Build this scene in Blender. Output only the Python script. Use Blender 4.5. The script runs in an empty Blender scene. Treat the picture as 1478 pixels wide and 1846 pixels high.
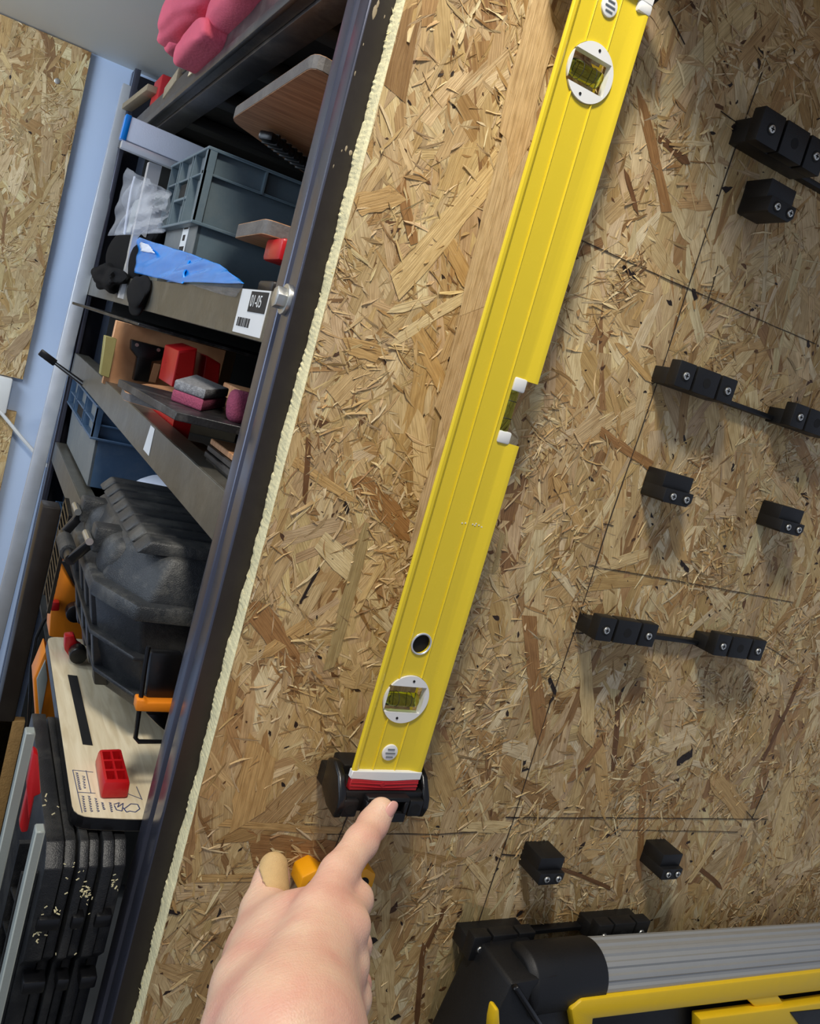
import bpy, bmesh, math, random
import numpy as np
from mathutils import Vector, Matrix
random.seed(7); rng = np.random.default_rng(11)
SC = bpy.context.scene
COL = SC.collection

# ------------------------------------------------------------------ camera
# world: X along the particle-board panel, Y away from the viewer, Z up; the eye is at height 0
W_PX, H_PX, F_PX = 1478.0, 1846.0, 1506.08
RX = Vector((0.8551692, 0.17040603, 0.48953797))      # world X  in (right, down, forward)
RD = Vector((-0.27097092, 0.95206394, 0.14194721))    # world -Z
RY = Vector((-0.44188279, -0.25403944, 0.86035084))   # world Y
EYE = Vector((0, -0.6, 0))
right = Vector((RX[0], RY[0], -RD[0])); down = Vector((RX[1], RY[1], -RD[1])); fwd = Vector((RX[2], RY[2], -RD[2]))
cam = bpy.data.cameras.new('camera'); cam_o = bpy.data.objects.new('camera', cam); COL.objects.link(cam_o)
M3 = Matrix((right, -down, -fwd)).transposed()
cam_o.matrix_world = Matrix.Translation(EYE) @ M3.to_4x4()
cam.sensor_fit = 'HORIZONTAL'; cam.sensor_width = 36.0; cam.lens = 36.0 * F_PX / W_PX
cam.clip_start = 0.01; cam.clip_end = 50
SC.camera = cam_o
# ------------------------------------------------------------------ world + lights + exposure
wd = bpy.data.worlds.new('world'); SC.world = wd; wd.use_nodes = True
wd.node_tree.nodes['Background'].inputs[0].default_value = (0.72, 0.80, 1.0, 1)
wd.node_tree.nodes['Background'].inputs[1].default_value = 0.36

def area(name, loc, target, sx, sy, power, color):
    l = bpy.data.lights.new(name, 'AREA'); l.shape = 'RECTANGLE'; l.size = sx; l.size_y = sy
    l.energy = power; l.color = color
    o = bpy.data.objects.new(name, l); COL.objects.link(o); o.location = loc
    o.rotation_euler = (Vector(target) - Vector(loc)).to_track_quat('-Z', 'Y').to_euler()
    return o
area('ceiling_lamp_light', (-0.06, -0.50, 0.95), (0.52, 0, -0.30), 0.14, 0.24, 14.5, (1.0, 0.94, 0.83))
area('daylight', (-1.5, 0.2, 0.25), (0.3, 0.6, 0.0), 1.2, 1.0, 13, (0.74, 0.86, 1.0))
area('far_wall_fill', (-0.62, 0.80, 0.36), (-0.1, 1.46, -0.1), 0.5, 0.3, 6.3, (0.78, 0.88, 1.0))  # unseen fill added to brighten the far wall
SC.view_settings.view_transform = 'Standard'; SC.view_settings.look = 'None'
SC.view_settings.exposure = 0.0; SC.view_settings.gamma = 1.0; SC.view_settings.use_curve_mapping = False

# ------------------------------------------------------------------ helpers
def ray(px, py):
    v = (px - 739.0, py - 923.0, F_PX)
    return right * v[0] + down * v[1] + fwd * v[2]
def at(px, py, X=None, Y=None, Z=None, d=None):
    """the point on the sight line of a pixel that lies on a given plane (or depth d)"""
    r = ray(px, py)
    if X is not None: t = X / r[0]
    elif Y is not None: t = (Y + 0.6) / r[1]
    elif Z is not None: t = Z / r[2]
    else: t = d / F_PX
    return EYE + r * t

def tag(o, label=None, cat=None, group=None, kind=None):
    if label: o['label'] = label
    if cat: o['category'] = cat
    if group: o['group'] = group
    if kind: o['kind'] = kind
    return o
def thing(name, label, cat, loc=(0, 0, 0), group=None):
    o = bpy.data.objects.new(name, None); COL.objects.link(o); o.location = loc
    o.empty_display_size = 0.02
    return tag(o, label, cat, group)

def link_mesh(name, me, mat, parent=None, smooth=False):
    if mat: me.materials.append(mat)
    if smooth:
        me.polygons.foreach_set('use_smooth', [True] * len(me.polygons))
    o = bpy.data.objects.new(name, me); COL.objects.link(o)
    if parent is not None:
        o.parent = parent
        o.matrix_parent_inverse = Matrix.Translation(parent_world(parent)).inverted()
    return o
def parent_world(p):
    t = Vector((0, 0, 0))
    while p is not None:
        t = t + p.location
        if p.parent is not None: t = t + p.matrix_parent_inverse.to_translation()
        p = p.parent
    return t

class MB:
    """collects shapes given in world coordinates and links them as one mesh object"""
    def __init__(s): s.bm = bmesh.new()
    def hexa(s, p):
        v = [s.bm.verts.new(q) for q in p]
        for f in ((0, 3, 2, 1), (4, 5, 6, 7), (0, 1, 5, 4), (1, 2, 6, 5), (2, 3, 7, 6), (3, 0, 4, 7)):
            s.bm.faces.new([v[i] for i in f])
        return s
    def box(s, a, b):
        x0, y0, z0 = a; x1, y1, z1 = b
        return s.hexa([(x0, y0, z0), (x1, y0, z0), (x1, y1, z0), (x0, y1, z0), (x0, y0, z1), (x1, y0, z1), (x1, y1, z1), (x0, y1, z1)])
    def bar(s, a, b, w, h, up=(0, 0, 1)):
        a = Vector(a); b = Vector(b); d = (b - a).normalized(); u = Vector(up)
        r = d.cross(u).normalized() * (w / 2); u = r.cross(d).normalized() * (h / 2)
        return s.hexa([a - r - u, a + r - u, b + r - u, b - r - u, a - r + u, a + r + u, b + r + u, b - r + u])
    def prism(s, poly, vec):
        vec = Vector(vec); a = [s.bm.verts.new(Vector(p)) for p in poly]; b = [s.bm.verts.new(Vector(p) + vec) for p in poly]
        n = len(a)
        s.bm.faces.new(a[::-1]); s.bm.faces.new(b)
        for i in range(n): s.bm.faces.new([a[i], a[(i + 1) % n], b[(i + 1) % n], b[i]])
        return s
    def tube(s, pts, r, n=10, caps=True, closed=False):
        pts = [Vector(p) for p in pts]; rs = r if isinstance(r, (list, tuple)) else [r] * len(pts)
        rings = []; prev = None
        for i, p in enumerate(pts):
            if closed: d = pts[(i + 1) % len(pts)] - pts[i - 1]
            else: d = pts[min(i + 1, len(pts) - 1)] - pts[max(i - 1, 0)]
            d.normalize()
            if prev is None:
                u = d.orthogonal().normalized()
            else:
                u = (prev - d * prev.dot(d)).normalized()
            prev = u; w = d.cross(u)
            rings.append([s.bm.verts.new(p + (u * math.cos(2 * math.pi * k / n) + w * math.sin(2 * math.pi * k / n)) * rs[i]) for k in range(n)])
        m = len(rings)
        for i in range(m if closed else m - 1):
            A = rings[i]; B = rings[(i + 1) % m]
            for k in range(n): s.bm.faces.new([A[k], A[(k + 1) % n], B[(k + 1) % n], B[k]])
        if caps and not closed:
            s.bm.faces.new(rings[0][::-1]); s.bm.faces.new(rings[-1])
        return s
    def cyl(s, a, b, r, n=24, r2=None):
        return s.tube([a, b], [r, r if r2 is None else r2], n)
    def grid(s, fn, nu, nv, thick=None):
        vs = [[s.bm.verts.new(fn(i / (nu - 1), j / (nv - 1))) for j in range(nv)] for i in range(nu)]
        for i in range(nu - 1):
            for j in range(nv - 1):
                s.bm.faces.new([vs[i][j], vs[i + 1][j], vs[i + 1][j + 1], vs[i][j + 1]])
        return s
    def blob(s, c, r, sub=3, jit=0.0, seed=1, sq=1.0):
        rr = random.Random(seed); c = Vector(c)
        res = bmesh.ops.create_icosphere(s.bm, subdivisions=sub, radius=1)
        ph = [(rr.uniform(1.5, 4.5), rr.uniform(0, 6), Vector((rr.uniform(-1, 1), rr.uniform(-1, 1), rr.uniform(-1, 1)))) for _ in range(7)]
        for v in res['verts']:
            p = v.co.copy(); k = 1 + jit * sum(math.sin(f * p.dot(d) * 2.2 + o) for f, o, d in ph) / 3
            q = Vector([math.copysign(abs(t) ** sq, t) for t in p]) * k
            v.co = c + Vector((q[0] * r[0], q[1] * r[1], q[2] * r[2]))
        return s
    def build(s, name, mat, parent=None, bevel=0.0, seg=2, smooth=False, uv=False):
        bm = s.bm
        bmesh.ops.recalc_face_normals(bm, faces=bm.faces)
        if bevel > 0:
            ed = [e for e in bm.edges if len(e.link_faces) == 2 and e.calc_face_angle(0) > 0.5]
            bmesh.ops.bevel(bm, geom=ed, offset=bevel, segments=seg, affect='EDGES', clamp_overlap=True, profile=0.5)
        me = bpy.data.meshes.new(name); bm.to_mesh(me); bm.free()
        o = link_mesh(name, me, mat, parent, smooth)
        if smooth or bevel > 0:
            try:
                me.polygons.foreach_set('use_smooth', [True] * len(me.polygons)); me.set_sharp_from_angle(angle=math.radians(38))
            except Exception: pass
        return o

def boolean(o, cutters, op='DIFFERENCE'):
    for c in cutters:
        m = o.modifiers.new('b', 'BOOLEAN'); m.operation = op; m.object = c; m.solver = 'EXACT'
    dg = bpy.context.evaluated_depsgraph_get(); dg.update()
    me = bpy.data.meshes.new_from_object(o.evaluated_get(dg))
    o.modifiers.clear(); o.data = me
    for c in cutters: bpy.data.objects.remove(c, do_unlink=True)
    try: me.set_sharp_from_angle(angle=math.radians(30))
    except Exception: pass
    return o

# ------------------------------------------------------------------ materials
def srgb(r, g, b):
    f = lambda c: c / 12.92 if c <= 0.04045 else ((c + 0.055) / 1.055) ** 2.4
    return (f(r / 255), f(g / 255), f(b / 255), 1)
class NT:
    def __init__(s, name):
        s.m = bpy.data.materials.new(name); s.m.use_nodes = True; s.t = s.m.node_tree; s.p = s.t.nodes['Principled BSDF']
    def n(s, typ, **kw):
        x = s.t.nodes.new(typ)
        for k, v in kw.items():
            if isinstance(k, str) and hasattr(x, k) and k not in x.inputs: setattr(x, k, v)
            else: x.inputs[k].default_value = v
        return x
    def l(s, a, b): s.t.links.new(a, b)
def mat(name, col, rough=0.5, metal=0.0, var=0.12, scale=60, bump=0.15, bscale=400, dust=0.0, dustcol=(0.42, 0.40, 0.34, 1), spec=0.5, coat=0.0, stretch=None):
    q = NT(name); p = q.p
    tc = q.n('ShaderNodeTexCoord'); src = tc.outputs['Object']
    if stretch:
        mp = q.n('ShaderNodeMapping'); mp.inputs['Scale'].default_value = stretch; q.l(src, mp.inputs[0]); src = mp.outputs[0]
    ns = q.n('ShaderNodeTexNoise'); ns.inputs['Scale'].default_value = scale; ns.inputs['Detail'].default_value = 6; q.l(src, ns.inputs['Vector'])
    mx = q.n('ShaderNodeMix'); mx.data_type = 'RGBA'
    c = Vector(col[:3])
    mx.inputs[6].default_value = (*(c * (1 - var)), 1); mx.inputs[7].default_value = (*(c * (1 + var)), 1)
    q.l(ns.outputs[0], mx.inputs[0]); out = mx.outputs[2]
    if dust > 0:
        n2 = q.n('ShaderNodeTexNoise'); n2.inputs['Scale'].default_value = 18; n2.inputs['Detail'].default_value = 9; n2.inputs['Roughness'].default_value = 0.75
        q.l(tc.outputs['Object'], n2.inputs['Vector'])
        rp = q.n('ShaderNodeValToRGB'); rp.color_ramp.elements[0].position = 0.48; rp.color_ramp.elements[1].position = 0.72
        rp.color_ramp.elements[1].color = (dust, dust, dust, 1); q.l(n2.outputs[0], rp.inputs[0])
        m2 = q.n('ShaderNodeMix'); m2.data_type = 'RGBA'; m2.inputs[7].default_value = dustcol
        q.l(rp.outputs[0], m2.inputs[0]); q.l(out, m2.inputs[6]); out = m2.outputs[2]
    q.l(out, p.inputs['Base Color'])
    p.inputs['Metallic'].default_value = metal; p.inputs['Specular IOR Level'].default_value = spec
    rr = q.n('ShaderNodeMapRange'); rr.inputs['To Min'].default_value = max(0, rough - 0.08); rr.inputs['To Max'].default_value = min(1, rough + 0.08)
    q.l(ns.outputs[0], rr.inputs[0]); q.l(rr.outputs[0], p.inputs['Roughness'])
    if coat: p.inputs['Coat Weight'].default_value = coat
    if bump > 0:
        nb = q.n('ShaderNodeTexNoise'); nb.inputs['Scale'].default_value = bscale; nb.inputs['Detail'].default_value = 4; q.l(src, nb.inputs['Vector'])
        b = q.n('ShaderNodeBump'); b.inputs['Strength'].default_value = bump; b.inputs['Distance'].default_value = 0.001
        q.l(nb.outputs[0], b.inputs['Height']); q.l(b.outputs[0], p.inputs['Normal'])
    return q.m

# strands of wood: colour per strand, grain along it
def strand_mat():
    q = NT('osb_strands'); p = q.p
    at_ = q.n('ShaderNodeAttribute'); at_.attribute_name = 'Col'
    uv = q.n('ShaderNodeUVMap'); uv.uv_map = 'UVMap'
    mp = q.n('ShaderNodeMapping'); mp.inputs['Scale'].default_value = (28, 900, 1); q.l(uv.outputs[0], mp.inputs[0])
    ns = q.n('ShaderNodeTexNoise'); ns.inputs['Scale'].default_value = 1; ns.inputs['Detail'].default_value = 7; ns.inputs['Roughness'].default_value = 0.62
    ns.inputs['Distortion'].default_value = 0.6; q.l(mp.outputs[0], ns.inputs['Vector'])
    mp2 = q.n('ShaderNodeMapping'); mp2.inputs['Scale'].default_value = (60, 160, 1); q.l(uv.outputs[0], mp2.inputs[0])
    n2 = q.n('ShaderNodeTexNoise'); n2.inputs['Scale'].default_value = 1; n2.inputs['Detail'].default_value = 5; q.l(mp2.outputs[0], n2.inputs['Vector'])
    rp = q.n('ShaderNodeValToRGB'); e = rp.color_ramp.elements
    e[0].position = 0.28; e[0].color = (0.50, 0.42, 0.33, 1); e[1].position = 0.58; e[1].color = (1.06, 1.04, 1.0, 1)
    q.l(ns.outputs[0], rp.inputs[0])
    mu = q.n('ShaderNodeMix'); mu.data_type = 'RGBA'; mu.blend_type = 'MULTIPLY'; mu.inputs[0].default_value = 0.85
    q.l(at_.outputs['Color'], mu.inputs[6]); q.l(rp.outputs[0], mu.inputs[7])
    r2 = q.n('ShaderNodeValToRGB'); e = r2.color_ramp.elements
    e[0].position = 0.30; e[0].color = (0.70, 0.62, 0.50, 1); e[1].position = 0.55; e[1].color = (1.05, 1.05, 1.05, 1); q.l(n2.outputs[0], r2.inputs[0])
    m2 = q.n('ShaderNodeMix'); m2.data_type = 'RGBA'; m2.blend_type = 'MULTIPLY'; m2.inputs[0].default_value = 0.6
    q.l(mu.outputs[2], m2.inputs[6]); q.l(r2.outputs[0], m2.inputs[7])
    q.l(m2.outputs[2], p.inputs['Base Color']); p.inputs['Roughness'].default_value = 0.52; p.inputs['Specular IOR Level'].default_value = 0.4
    b = q.n('ShaderNodeBump'); b.inputs['Strength'].default_value = 0.55; b.inputs['Distance'].default_value = 0.0012
    q.l(ns.outputs[0], b.inputs['Height']); q.l(b.outputs[0], p.inputs['Normal'])
    return q.m
def wood_mat(name, a, b, stretch, scale=6, rough=0.5):
    q = NT(name); p = q.p; tc = q.n('ShaderNodeTexCoord')
    mp = q.n('ShaderNodeMapping'); mp.inputs['Scale'].default_value = stretch; q.l(tc.outputs['Object'], mp.inputs[0])
    ns = q.n('ShaderNodeTexNoise'); ns.inputs['Scale'].default_value = scale; ns.inputs['Detail'].default_value = 8; ns.inputs['Distortion'].default_value = 0.8; q.l(mp.outputs[0], ns.inputs['Vector'])
    rp = q.n('ShaderNodeValToRGB'); e = rp.color_ramp.elements; e[0].position = 0.35; e[0].color = a; e[1].position = 0.65; e[1].color = b
    q.l(ns.outputs[0], rp.inputs[0]); q.l(rp.outputs[0], p.inputs['Base Color']); p.inputs['Roughness'].default_value = rough
    bp = q.n('ShaderNodeBump'); bp.inputs['Strength'].default_value = 0.2; bp.inputs['Distance'].default_value = 0.001; q.l(ns.outputs[0], bp.inputs['Height']); q.l(bp.outputs[0], p.inputs['Normal'])
    return q.m
def glass_mat(name, col, rough=0.03, alpha_mix=0.0):
    q = NT(name); p = q.p; p.inputs['Base Color'].default_value = col; p.inputs['Roughness'].default_value = rough
    p.inputs['Transmission Weight'].default_value = 1.0; p.inputs['IOR'].default_value = 1.2
    return q.m

M_strand = strand_mat()
M_osbcore = mat('osb_core', srgb(176, 138, 84), 0.7, var=0.3, scale=90, bump=0.8, bscale=250)
M_osbedge = mat('osb_raw_edge', srgb(240, 228, 180), 0.85, var=0.14, scale=300, bump=0.45, bscale=500, dust=0.0)
M_pencil = mat('pencil', srgb(52, 42, 34), 0.7, bump=0)
M_yellow = mat('yellow_enamel', srgb(233, 205, 40), 0.26, var=0.03, bump=0.05, bscale=900, coat=0.25)
M_yellowp = mat('yellow_plastic', srgb(250, 205, 26), 0.42, var=0.04, bump=0.15, bscale=900)
M_white = mat('white_plastic', srgb(236, 236, 232), 0.4, var=0.03, bump=0.05)
M_redcap = mat('red_rubber', srgb(178, 32, 40), 0.45, var=0.08)
M_red = mat('red_plastic', srgb(188, 24, 28), 0.3, var=0.08)
M_black = mat('black_printed_plastic', srgb(15, 15, 16), 0.5, var=0.15, bump=0.2, bscale=1200)
M_blackg = mat('black_gloss_plastic', srgb(14, 14, 16), 0.3, var=0.15, bump=0.1)
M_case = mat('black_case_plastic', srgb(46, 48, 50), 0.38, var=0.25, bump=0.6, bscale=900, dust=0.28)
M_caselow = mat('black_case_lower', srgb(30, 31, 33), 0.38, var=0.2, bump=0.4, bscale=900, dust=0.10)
M_screw = mat('zinc_screw', srgb(215, 214, 206), 0.36, metal=1.0, var=0.1)
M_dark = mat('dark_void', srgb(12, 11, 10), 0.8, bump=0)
M_post = mat('black_steel_blue_sheen', srgb(84, 86, 100), 0.24, metal=0.65, var=0.1, scale=14, bump=0.1, bscale=60, dust=0.05, dustcol=(0.30, 0.28, 0.25, 1), spec=0.8)  # black steel tinted blue-grey, the bluish reflection put into its colour
M_postbrown = mat('dark_brown_steel', srgb(34, 27, 22), 0.4, var=0.12, scale=14, bump=0.1, bscale=90, dust=0.02)
M_beam = mat('grey_steel_beam', srgb(104, 101, 92), 0.38, metal=0.55, var=0.25, scale=22, bump=0.2, bscale=120, dust=0.25, stretch=(1, 1, 1))
M_beamdark = mat('dark_steel_beam', srgb(48, 46, 48), 0.35, var=0.3, scale=20, bump=0.2, bscale=120, dust=0.18, spec=0.7)
M_deck = mat('dark_steel_deck', srgb(44, 44, 42), 0.5, var=0.2, bump=0.1, bscale=50)
M_alu = mat('brushed_aluminium', srgb(222, 226, 232), 0.34, metal=0.6, var=0.06, scale=40, bump=0.1)
M_wall = mat('pale_blue_wall', srgb(200, 218, 244), 0.55, var=0.03, scale=5, bump=0.05)
M_ceil = mat('ceiling_paint', srgb(226, 228, 224), 0.7, var=0.03, scale=4, bump=0.05)
M_floor = mat('concrete_floor', srgb(110, 108, 104), 0.8, var=0.2, scale=12)
M_tote = mat('blue_grey_tote', srgb(96, 114, 124), 0.42, var=0.08, bump=0.15, bscale=300, dust=0.12)
M_tote2 = mat('navy_tote', srgb(58, 84, 112), 0.45, var=0.08, bump=0.15, bscale=300, dust=0.10)
M_toteface = mat('grey_tote_face', srgb(112, 118, 120), 0.5, var=0.08, bump=0.15, bscale=300, dust=0.2)
M_ply = wood_mat('orange_plywood', srgb(176, 124, 84), srgb(212, 160, 116), (3, 40, 3), 4)
M_plypale = wood_mat('pale_plywood', srgb(214, 196, 160), srgb(236, 222, 190), (30, 3, 3), 4)
M_plyedge = mat('dark_laminated_edge', srgb(96, 92, 90), 0.6, var=0.35, scale=160, bump=0.4, dust=0.25)
M_blkboard = mat('black_film_board', srgb(34, 33, 34), 0.4, var=0.3, scale=80, bump=0.3, dust=0.35, dustcol=(0.3, 0.29, 0.27, 1))
M_blue = mat('blue_film', srgb(0, 140, 236), 0.22, var=0.12, scale=30, bump=0.3, bscale=50, coat=0.3)
M_whitefilm = mat('white_film', srgb(226, 232, 246), 0.3, var=0.04)
M_cloth = mat('black_cloth', srgb(18, 18, 20), 0.95, var=0.2, bump=0.8, bscale=900, spec=0.2)
M_pink = mat('pink_foam', srgb(222, 96, 118), 0.8, var=0.10, scale=40, bump=0.6, bscale=250)
M_foamgrey = mat('grey_foam_face', srgb(128, 128, 130), 0.85, var=0.95, scale=260, bump=1.0, bscale=700)
M_foampink = mat('dusty_pink_foam', srgb(150, 66, 92), 0.9, var=0.3, scale=300, bump=1.0, bscale=500)
M_orange = mat('orange_plastic', srgb(240, 138, 30), 0.38, var=0.06)
M_hook = mat('amber_plastic', srgb(250, 168, 10), 0.38, var=0.06)
M_olive = mat('olive_block', srgb(150, 140, 84), 0.6, var=0.1)
M_paper = mat('white_label', srgb(232, 232, 230), 0.6, var=0.03, bump=0)
M_ink = mat('black_ink', srgb(24, 24, 26), 0.6, bump=0)
M_blueink = mat('blue_ink', srgb(60, 70, 110), 0.6, bump=0)
M_greypanel = mat('grey_green_panel', srgb(150, 156, 150), 0.45, var=0.05, bump=0.1)
M_greywood = mat('grey_wood', srgb(150, 136, 112), 0.7, var=0.2, scale=60)
M_bandage = mat('tan_bandage', srgb(214, 178, 122), 0.75, var=0.10, scale=200, bump=0.6, bscale=1500)
M_grooved = mat('grey_aluminium_paint', srgb(172, 172, 168), 0.42, metal=0.3, var=0.04)
M_vial = glass_mat('green_vial', (0.72, 0.90, 0.22, 1))
M_clear = glass_mat('clear_tinted_block', (0.93, 0.93, 0.78, 1))
def bag_mat():
    q = NT('clear_plastic_bag'); p = q.p; p.inputs['Base Color'].default_value = (0.85, 0.88, 0.95, 1); p.inputs['Roughness'].default_value = 0.18
    p.inputs['Alpha'].default_value = 0.16
    n = q.n('ShaderNodeTexNoise'); n.inputs['Scale'].default_value = 40; b = q.n('ShaderNodeBump'); b.inputs['Strength'].default_value = 0.8; b.inputs['Distance'].default_value = 0.004
    q.l(n.outputs[0], b.inputs['Height']); q.l(b.outputs[0], p.inputs['Normal'])
    return q.m
M_bag = bag_mat()
def skin_mat():
    q = NT('skin'); p = q.p; tc = q.n('ShaderNodeTexCoord')
    n1 = q.n('ShaderNodeTexNoise'); n1.inputs['Scale'].default_value = 26; n1.inputs['Detail'].default_value = 5; q.l(tc.outputs['Object'], n1.inputs['Vector'])
    rp = q.n('ShaderNodeValToRGB'); e = rp.color_ramp.elements; e[0].position = 0.35; e[0].color = srgb(236, 196, 166); e[1].position = 0.68; e[1].color = srgb(226, 166, 144)
    q.l(n1.outputs[0], rp.inputs[0]); q.l(rp.outputs[0], p.inputs['Base Color'])
    p.inputs['Roughness'].default_value = 0.48; p.inputs['Subsurface Weight'].default_value = 0.12
    p.inputs['Subsurface Radius'].default_value = (0.008, 0.003, 0.0015); p.inputs['Subsurface Scale'].default_value = 0.5
    vo = q.n('ShaderNodeTexVoronoi'); vo.inputs['Scale'].default_value = 700; q.l(tc.outputs['Object'], vo.inputs['Vector'])
    mp = q.n('ShaderNodeMapping'); mp.inputs['Rotation'].default_value = (0.3, 0.4, 0.9); mp.inputs['Scale'].default_value = (60, 420, 60); q.l(tc.outputs['Object'], mp.inputs[0])
    n2 = q.n('ShaderNodeTexNoise'); n2.inputs['Scale'].default_value = 1; n2.inputs['Detail'].default_value = 6; q.l(mp.outputs[0], n2.inputs['Vector'])
    ad = q.n('ShaderNodeMath'); ad.operation = 'MULTIPLY_ADD'; ad.inputs[1].default_value = 0.35; q.l(vo.outputs[0], ad.inputs[0]); q.l(n2.outputs[0], ad.inputs[2])
    b = q.n('ShaderNodeBump'); b.inputs['Strength'].default_value = 0.42; b.inputs['Distance'].default_value = 0.0012; q.l(ad.outputs[0], b.inputs['Height']); q.l(b.outputs[0], p.inputs['Normal'])
    return q.m
M_skin = skin_mat()
M_nail = mat('nail', srgb(226, 168, 152), 0.28, var=0.05, bump=0)

# ------------------------------------------------------------------ room shell
EDGE_X = 0.224; T_OSB = 0.018; CEIL = 0.49; BACK = 1.46
def struct(name, mb, m, **k):
    o = mb.build(name, m, **k); o['kind'] = 'structure'; return o
struct('wall_back', MB().box((-2.2, BACK, -1.5), (1.6, BACK + 0.06, CEIL + 0.02)), M_wall)
struct('ceiling', MB().box((-2.2, 0.30, CEIL), (1.6, BACK + 0.06, CEIL + 0.04)), M_ceil)
struct('floor', MB().box((-2.2, -1.8, -1.56), (1.6, BACK + 0.06, -1.5)), M_floor)
struct('wall_right', MB().box((1.54, 0.02, -1.5), (1.6, BACK, CEIL + 0.04)), M_wall)

# ------------------------------------------------------------------ strand boards
def strands(name, parent, x0, x1, z0, z1, y, n_big, n_small, n_spk, extra=None, seedv=3, hmax=0.0014):
    g = np.random.default_rng(seedv)
    V = []; F = []; C = []; UV = []; base = 0
    pal = [srgb(*c)[:3] for c in ((218, 190, 140), (206, 175, 124), (194, 160, 108), (226, 203, 158), (180, 142, 92), (212, 184, 140), (200, 170, 126), (158, 120, 76), (232, 212, 170), (186, 158, 116))]
    pw = np.array([.17, .16, .13, .12, .09, .11, .09, .05, .05, .03]); pw /= pw.sum()
    def add(cx, cz, ang, L, W, h, col, tilt=0.0, nseg=4, curve=0.0, taper=0.7, rag=0.25):
        nonlocal base
        t = np.linspace(-0.5, 0.5, nseg + 1)
        hw = np.full(nseg + 1, W / 2) * (1 + g.uniform(-rag, rag, nseg + 1) * 0.5)
        hw[0] *= g.uniform(0.2, taper + 0.3); hw[-1] *= g.uniform(0.2, taper + 0.3)
        off = curve * (t ** 2 - 0.1) * L + g.uniform(-1, 1, nseg + 1) * W * 0.06
        ca, sa = math.cos(ang), math.sin(ang)
        el = g.uniform(-1, 1, 2) * W * 0.5
        u0 = g.uniform(0, 50)
        for k in range(nseg + 1):
            for sd in (-1, 1):
                lx = t[k] * L + (el[0] * sd if k == 0 else el[1] * sd if k == nseg else 0); ly = off[k] + sd * hw[k]
                X = cx + lx * ca - ly * sa; Z = cz + lx * sa + ly * ca
                X = min(max(X, x0), x1); Z = min(max(Z, z0), z1)
                hh = h + tilt * t[k] * 2 + sd * tilt * 0.35
                V.append((X, y - max(hh, 0.00005), Z)); C.append(col); UV.append((lx + u0, ly + u0 * 0.37))
        for k in range(nseg):
            a = base + 2 * k; F.append((a, a + 2, a + 3, a + 1))
        base += 2 * (nseg + 1)
    def colour(j=0.10):
        c = np.array(pal[g.choice(len(pal), p=pw)]); return tuple(c * (1 + g.uniform(-j, j)) * np.array([.98, 1 + g.uniform(-.03, .03), 1 + g.uniform(-.08, .08)]))
    # foundation layer of big flakes, then progressively smaller
    for i in range(n_big):
        a = g.normal(math.pi / 2 + 0.12, 0.42) if g.random() < 0.66 else g.uniform(0, math.pi)
        f = i / n_big
        L = g.uniform(0.05, 0.14); W = g.uniform(0.008, 0.026) if g.random() < 0.6 else g.uniform(0.003, 0.009)
        add(g.uniform(x0, x1), g.uniform(z0, z1), a, L, W, hmax * (0.15 + 0.72 * f * g.uniform(.7, 1.0)), colour(0.12), g.uniform(-.5, .5) * 0.0007, 5, g.uniform(-.25, .25), 0.8, 0.22)
    # slivers gather in nests between the broad strands
    nests = [(g.uniform(x0, x1), g.uniform(z0, z1), g.uniform(0.012, 0.045), g.uniform(0, math.pi)) for _ in range(max(12, n_small // 60))]
    for i in range(n_small):
        if g.random() < 0.80:
            nx, nz, nr, na = nests[g.integers(len(nests))]; cx = nx + g.normal(0, nr * 0.6); cz = nz + g.normal(0, nr); a = g.normal(na, 0.6)
        else:
            cx = g.uniform(x0, x1); cz = g.uniform(z0, z1); a = g.normal(math.pi / 2, 0.7)
        L = g.uniform(0.006, 0.034); W = g.uniform(0.0006, 0.0030)
        add(min(max(cx, x0), x1), min(max(cz, z0), z1), a, L, W, g.uniform(0.5, 1.1) * hmax, colour(0.18), g.uniform(-1, 1) * 0.0012, 3, g.uniform(-.35, .35), 0.3, 0.6)
    dk = [srgb(*c)[:3] for c in ((52, 36, 26), (40, 30, 26), (84, 56, 34), (110, 76, 44))]
    for i in range(n_spk):
        c = dk[g.integers(0, 4)]; L = abs(g.normal(0, 0.0035)) + 0.0012; W = L * g.uniform(0.25, 0.6)
        add(g.uniform(x0, x1), g.uniform(z0, z1), g.uniform(0, math.pi), L, W, hmax * g.uniform(.8, 1.02), c, 0, 3, g.uniform(-.8, .8), 0.5, 0.6)
    for e in (extra or []):
        (ax, az), (bx, bz), W, c, hh = e[:5]
        L = math.hypot(bx - ax, bz - az); ns = 7
        add((ax + bx) / 2, (az + bz) / 2, math.atan2(bz - az, bx - ax), L, W, hh, srgb(*c)[:3], 0.0001, ns, g.uniform(-.06, .06), 0.9, e[5] if len(e) > 5 else 0.18)
    me = bpy.data.meshes.new(name); me.from_pydata(V, [], F); me.update()
    ca = me.color_attributes.new('Col', 'FLOAT_COLOR', 'POINT')
    ca.data.foreach_set('color', np.concatenate([np.array(C, dtype=np.float32), np.ones((len(C), 1), np.float32)], 1).ravel())
    ul = me.uv_layers.new(name='UVMap'); li = np.empty(len(me.loops), np.int32); me.loops.foreach_get('vertex_index', li)
    ul.data.foreach_set('uv', np.array(UV, np.float32)[li].ravel())
    o = link_mesh(name, me, M_strand, parent); o['kind'] = 'stuff'
    return o

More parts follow.
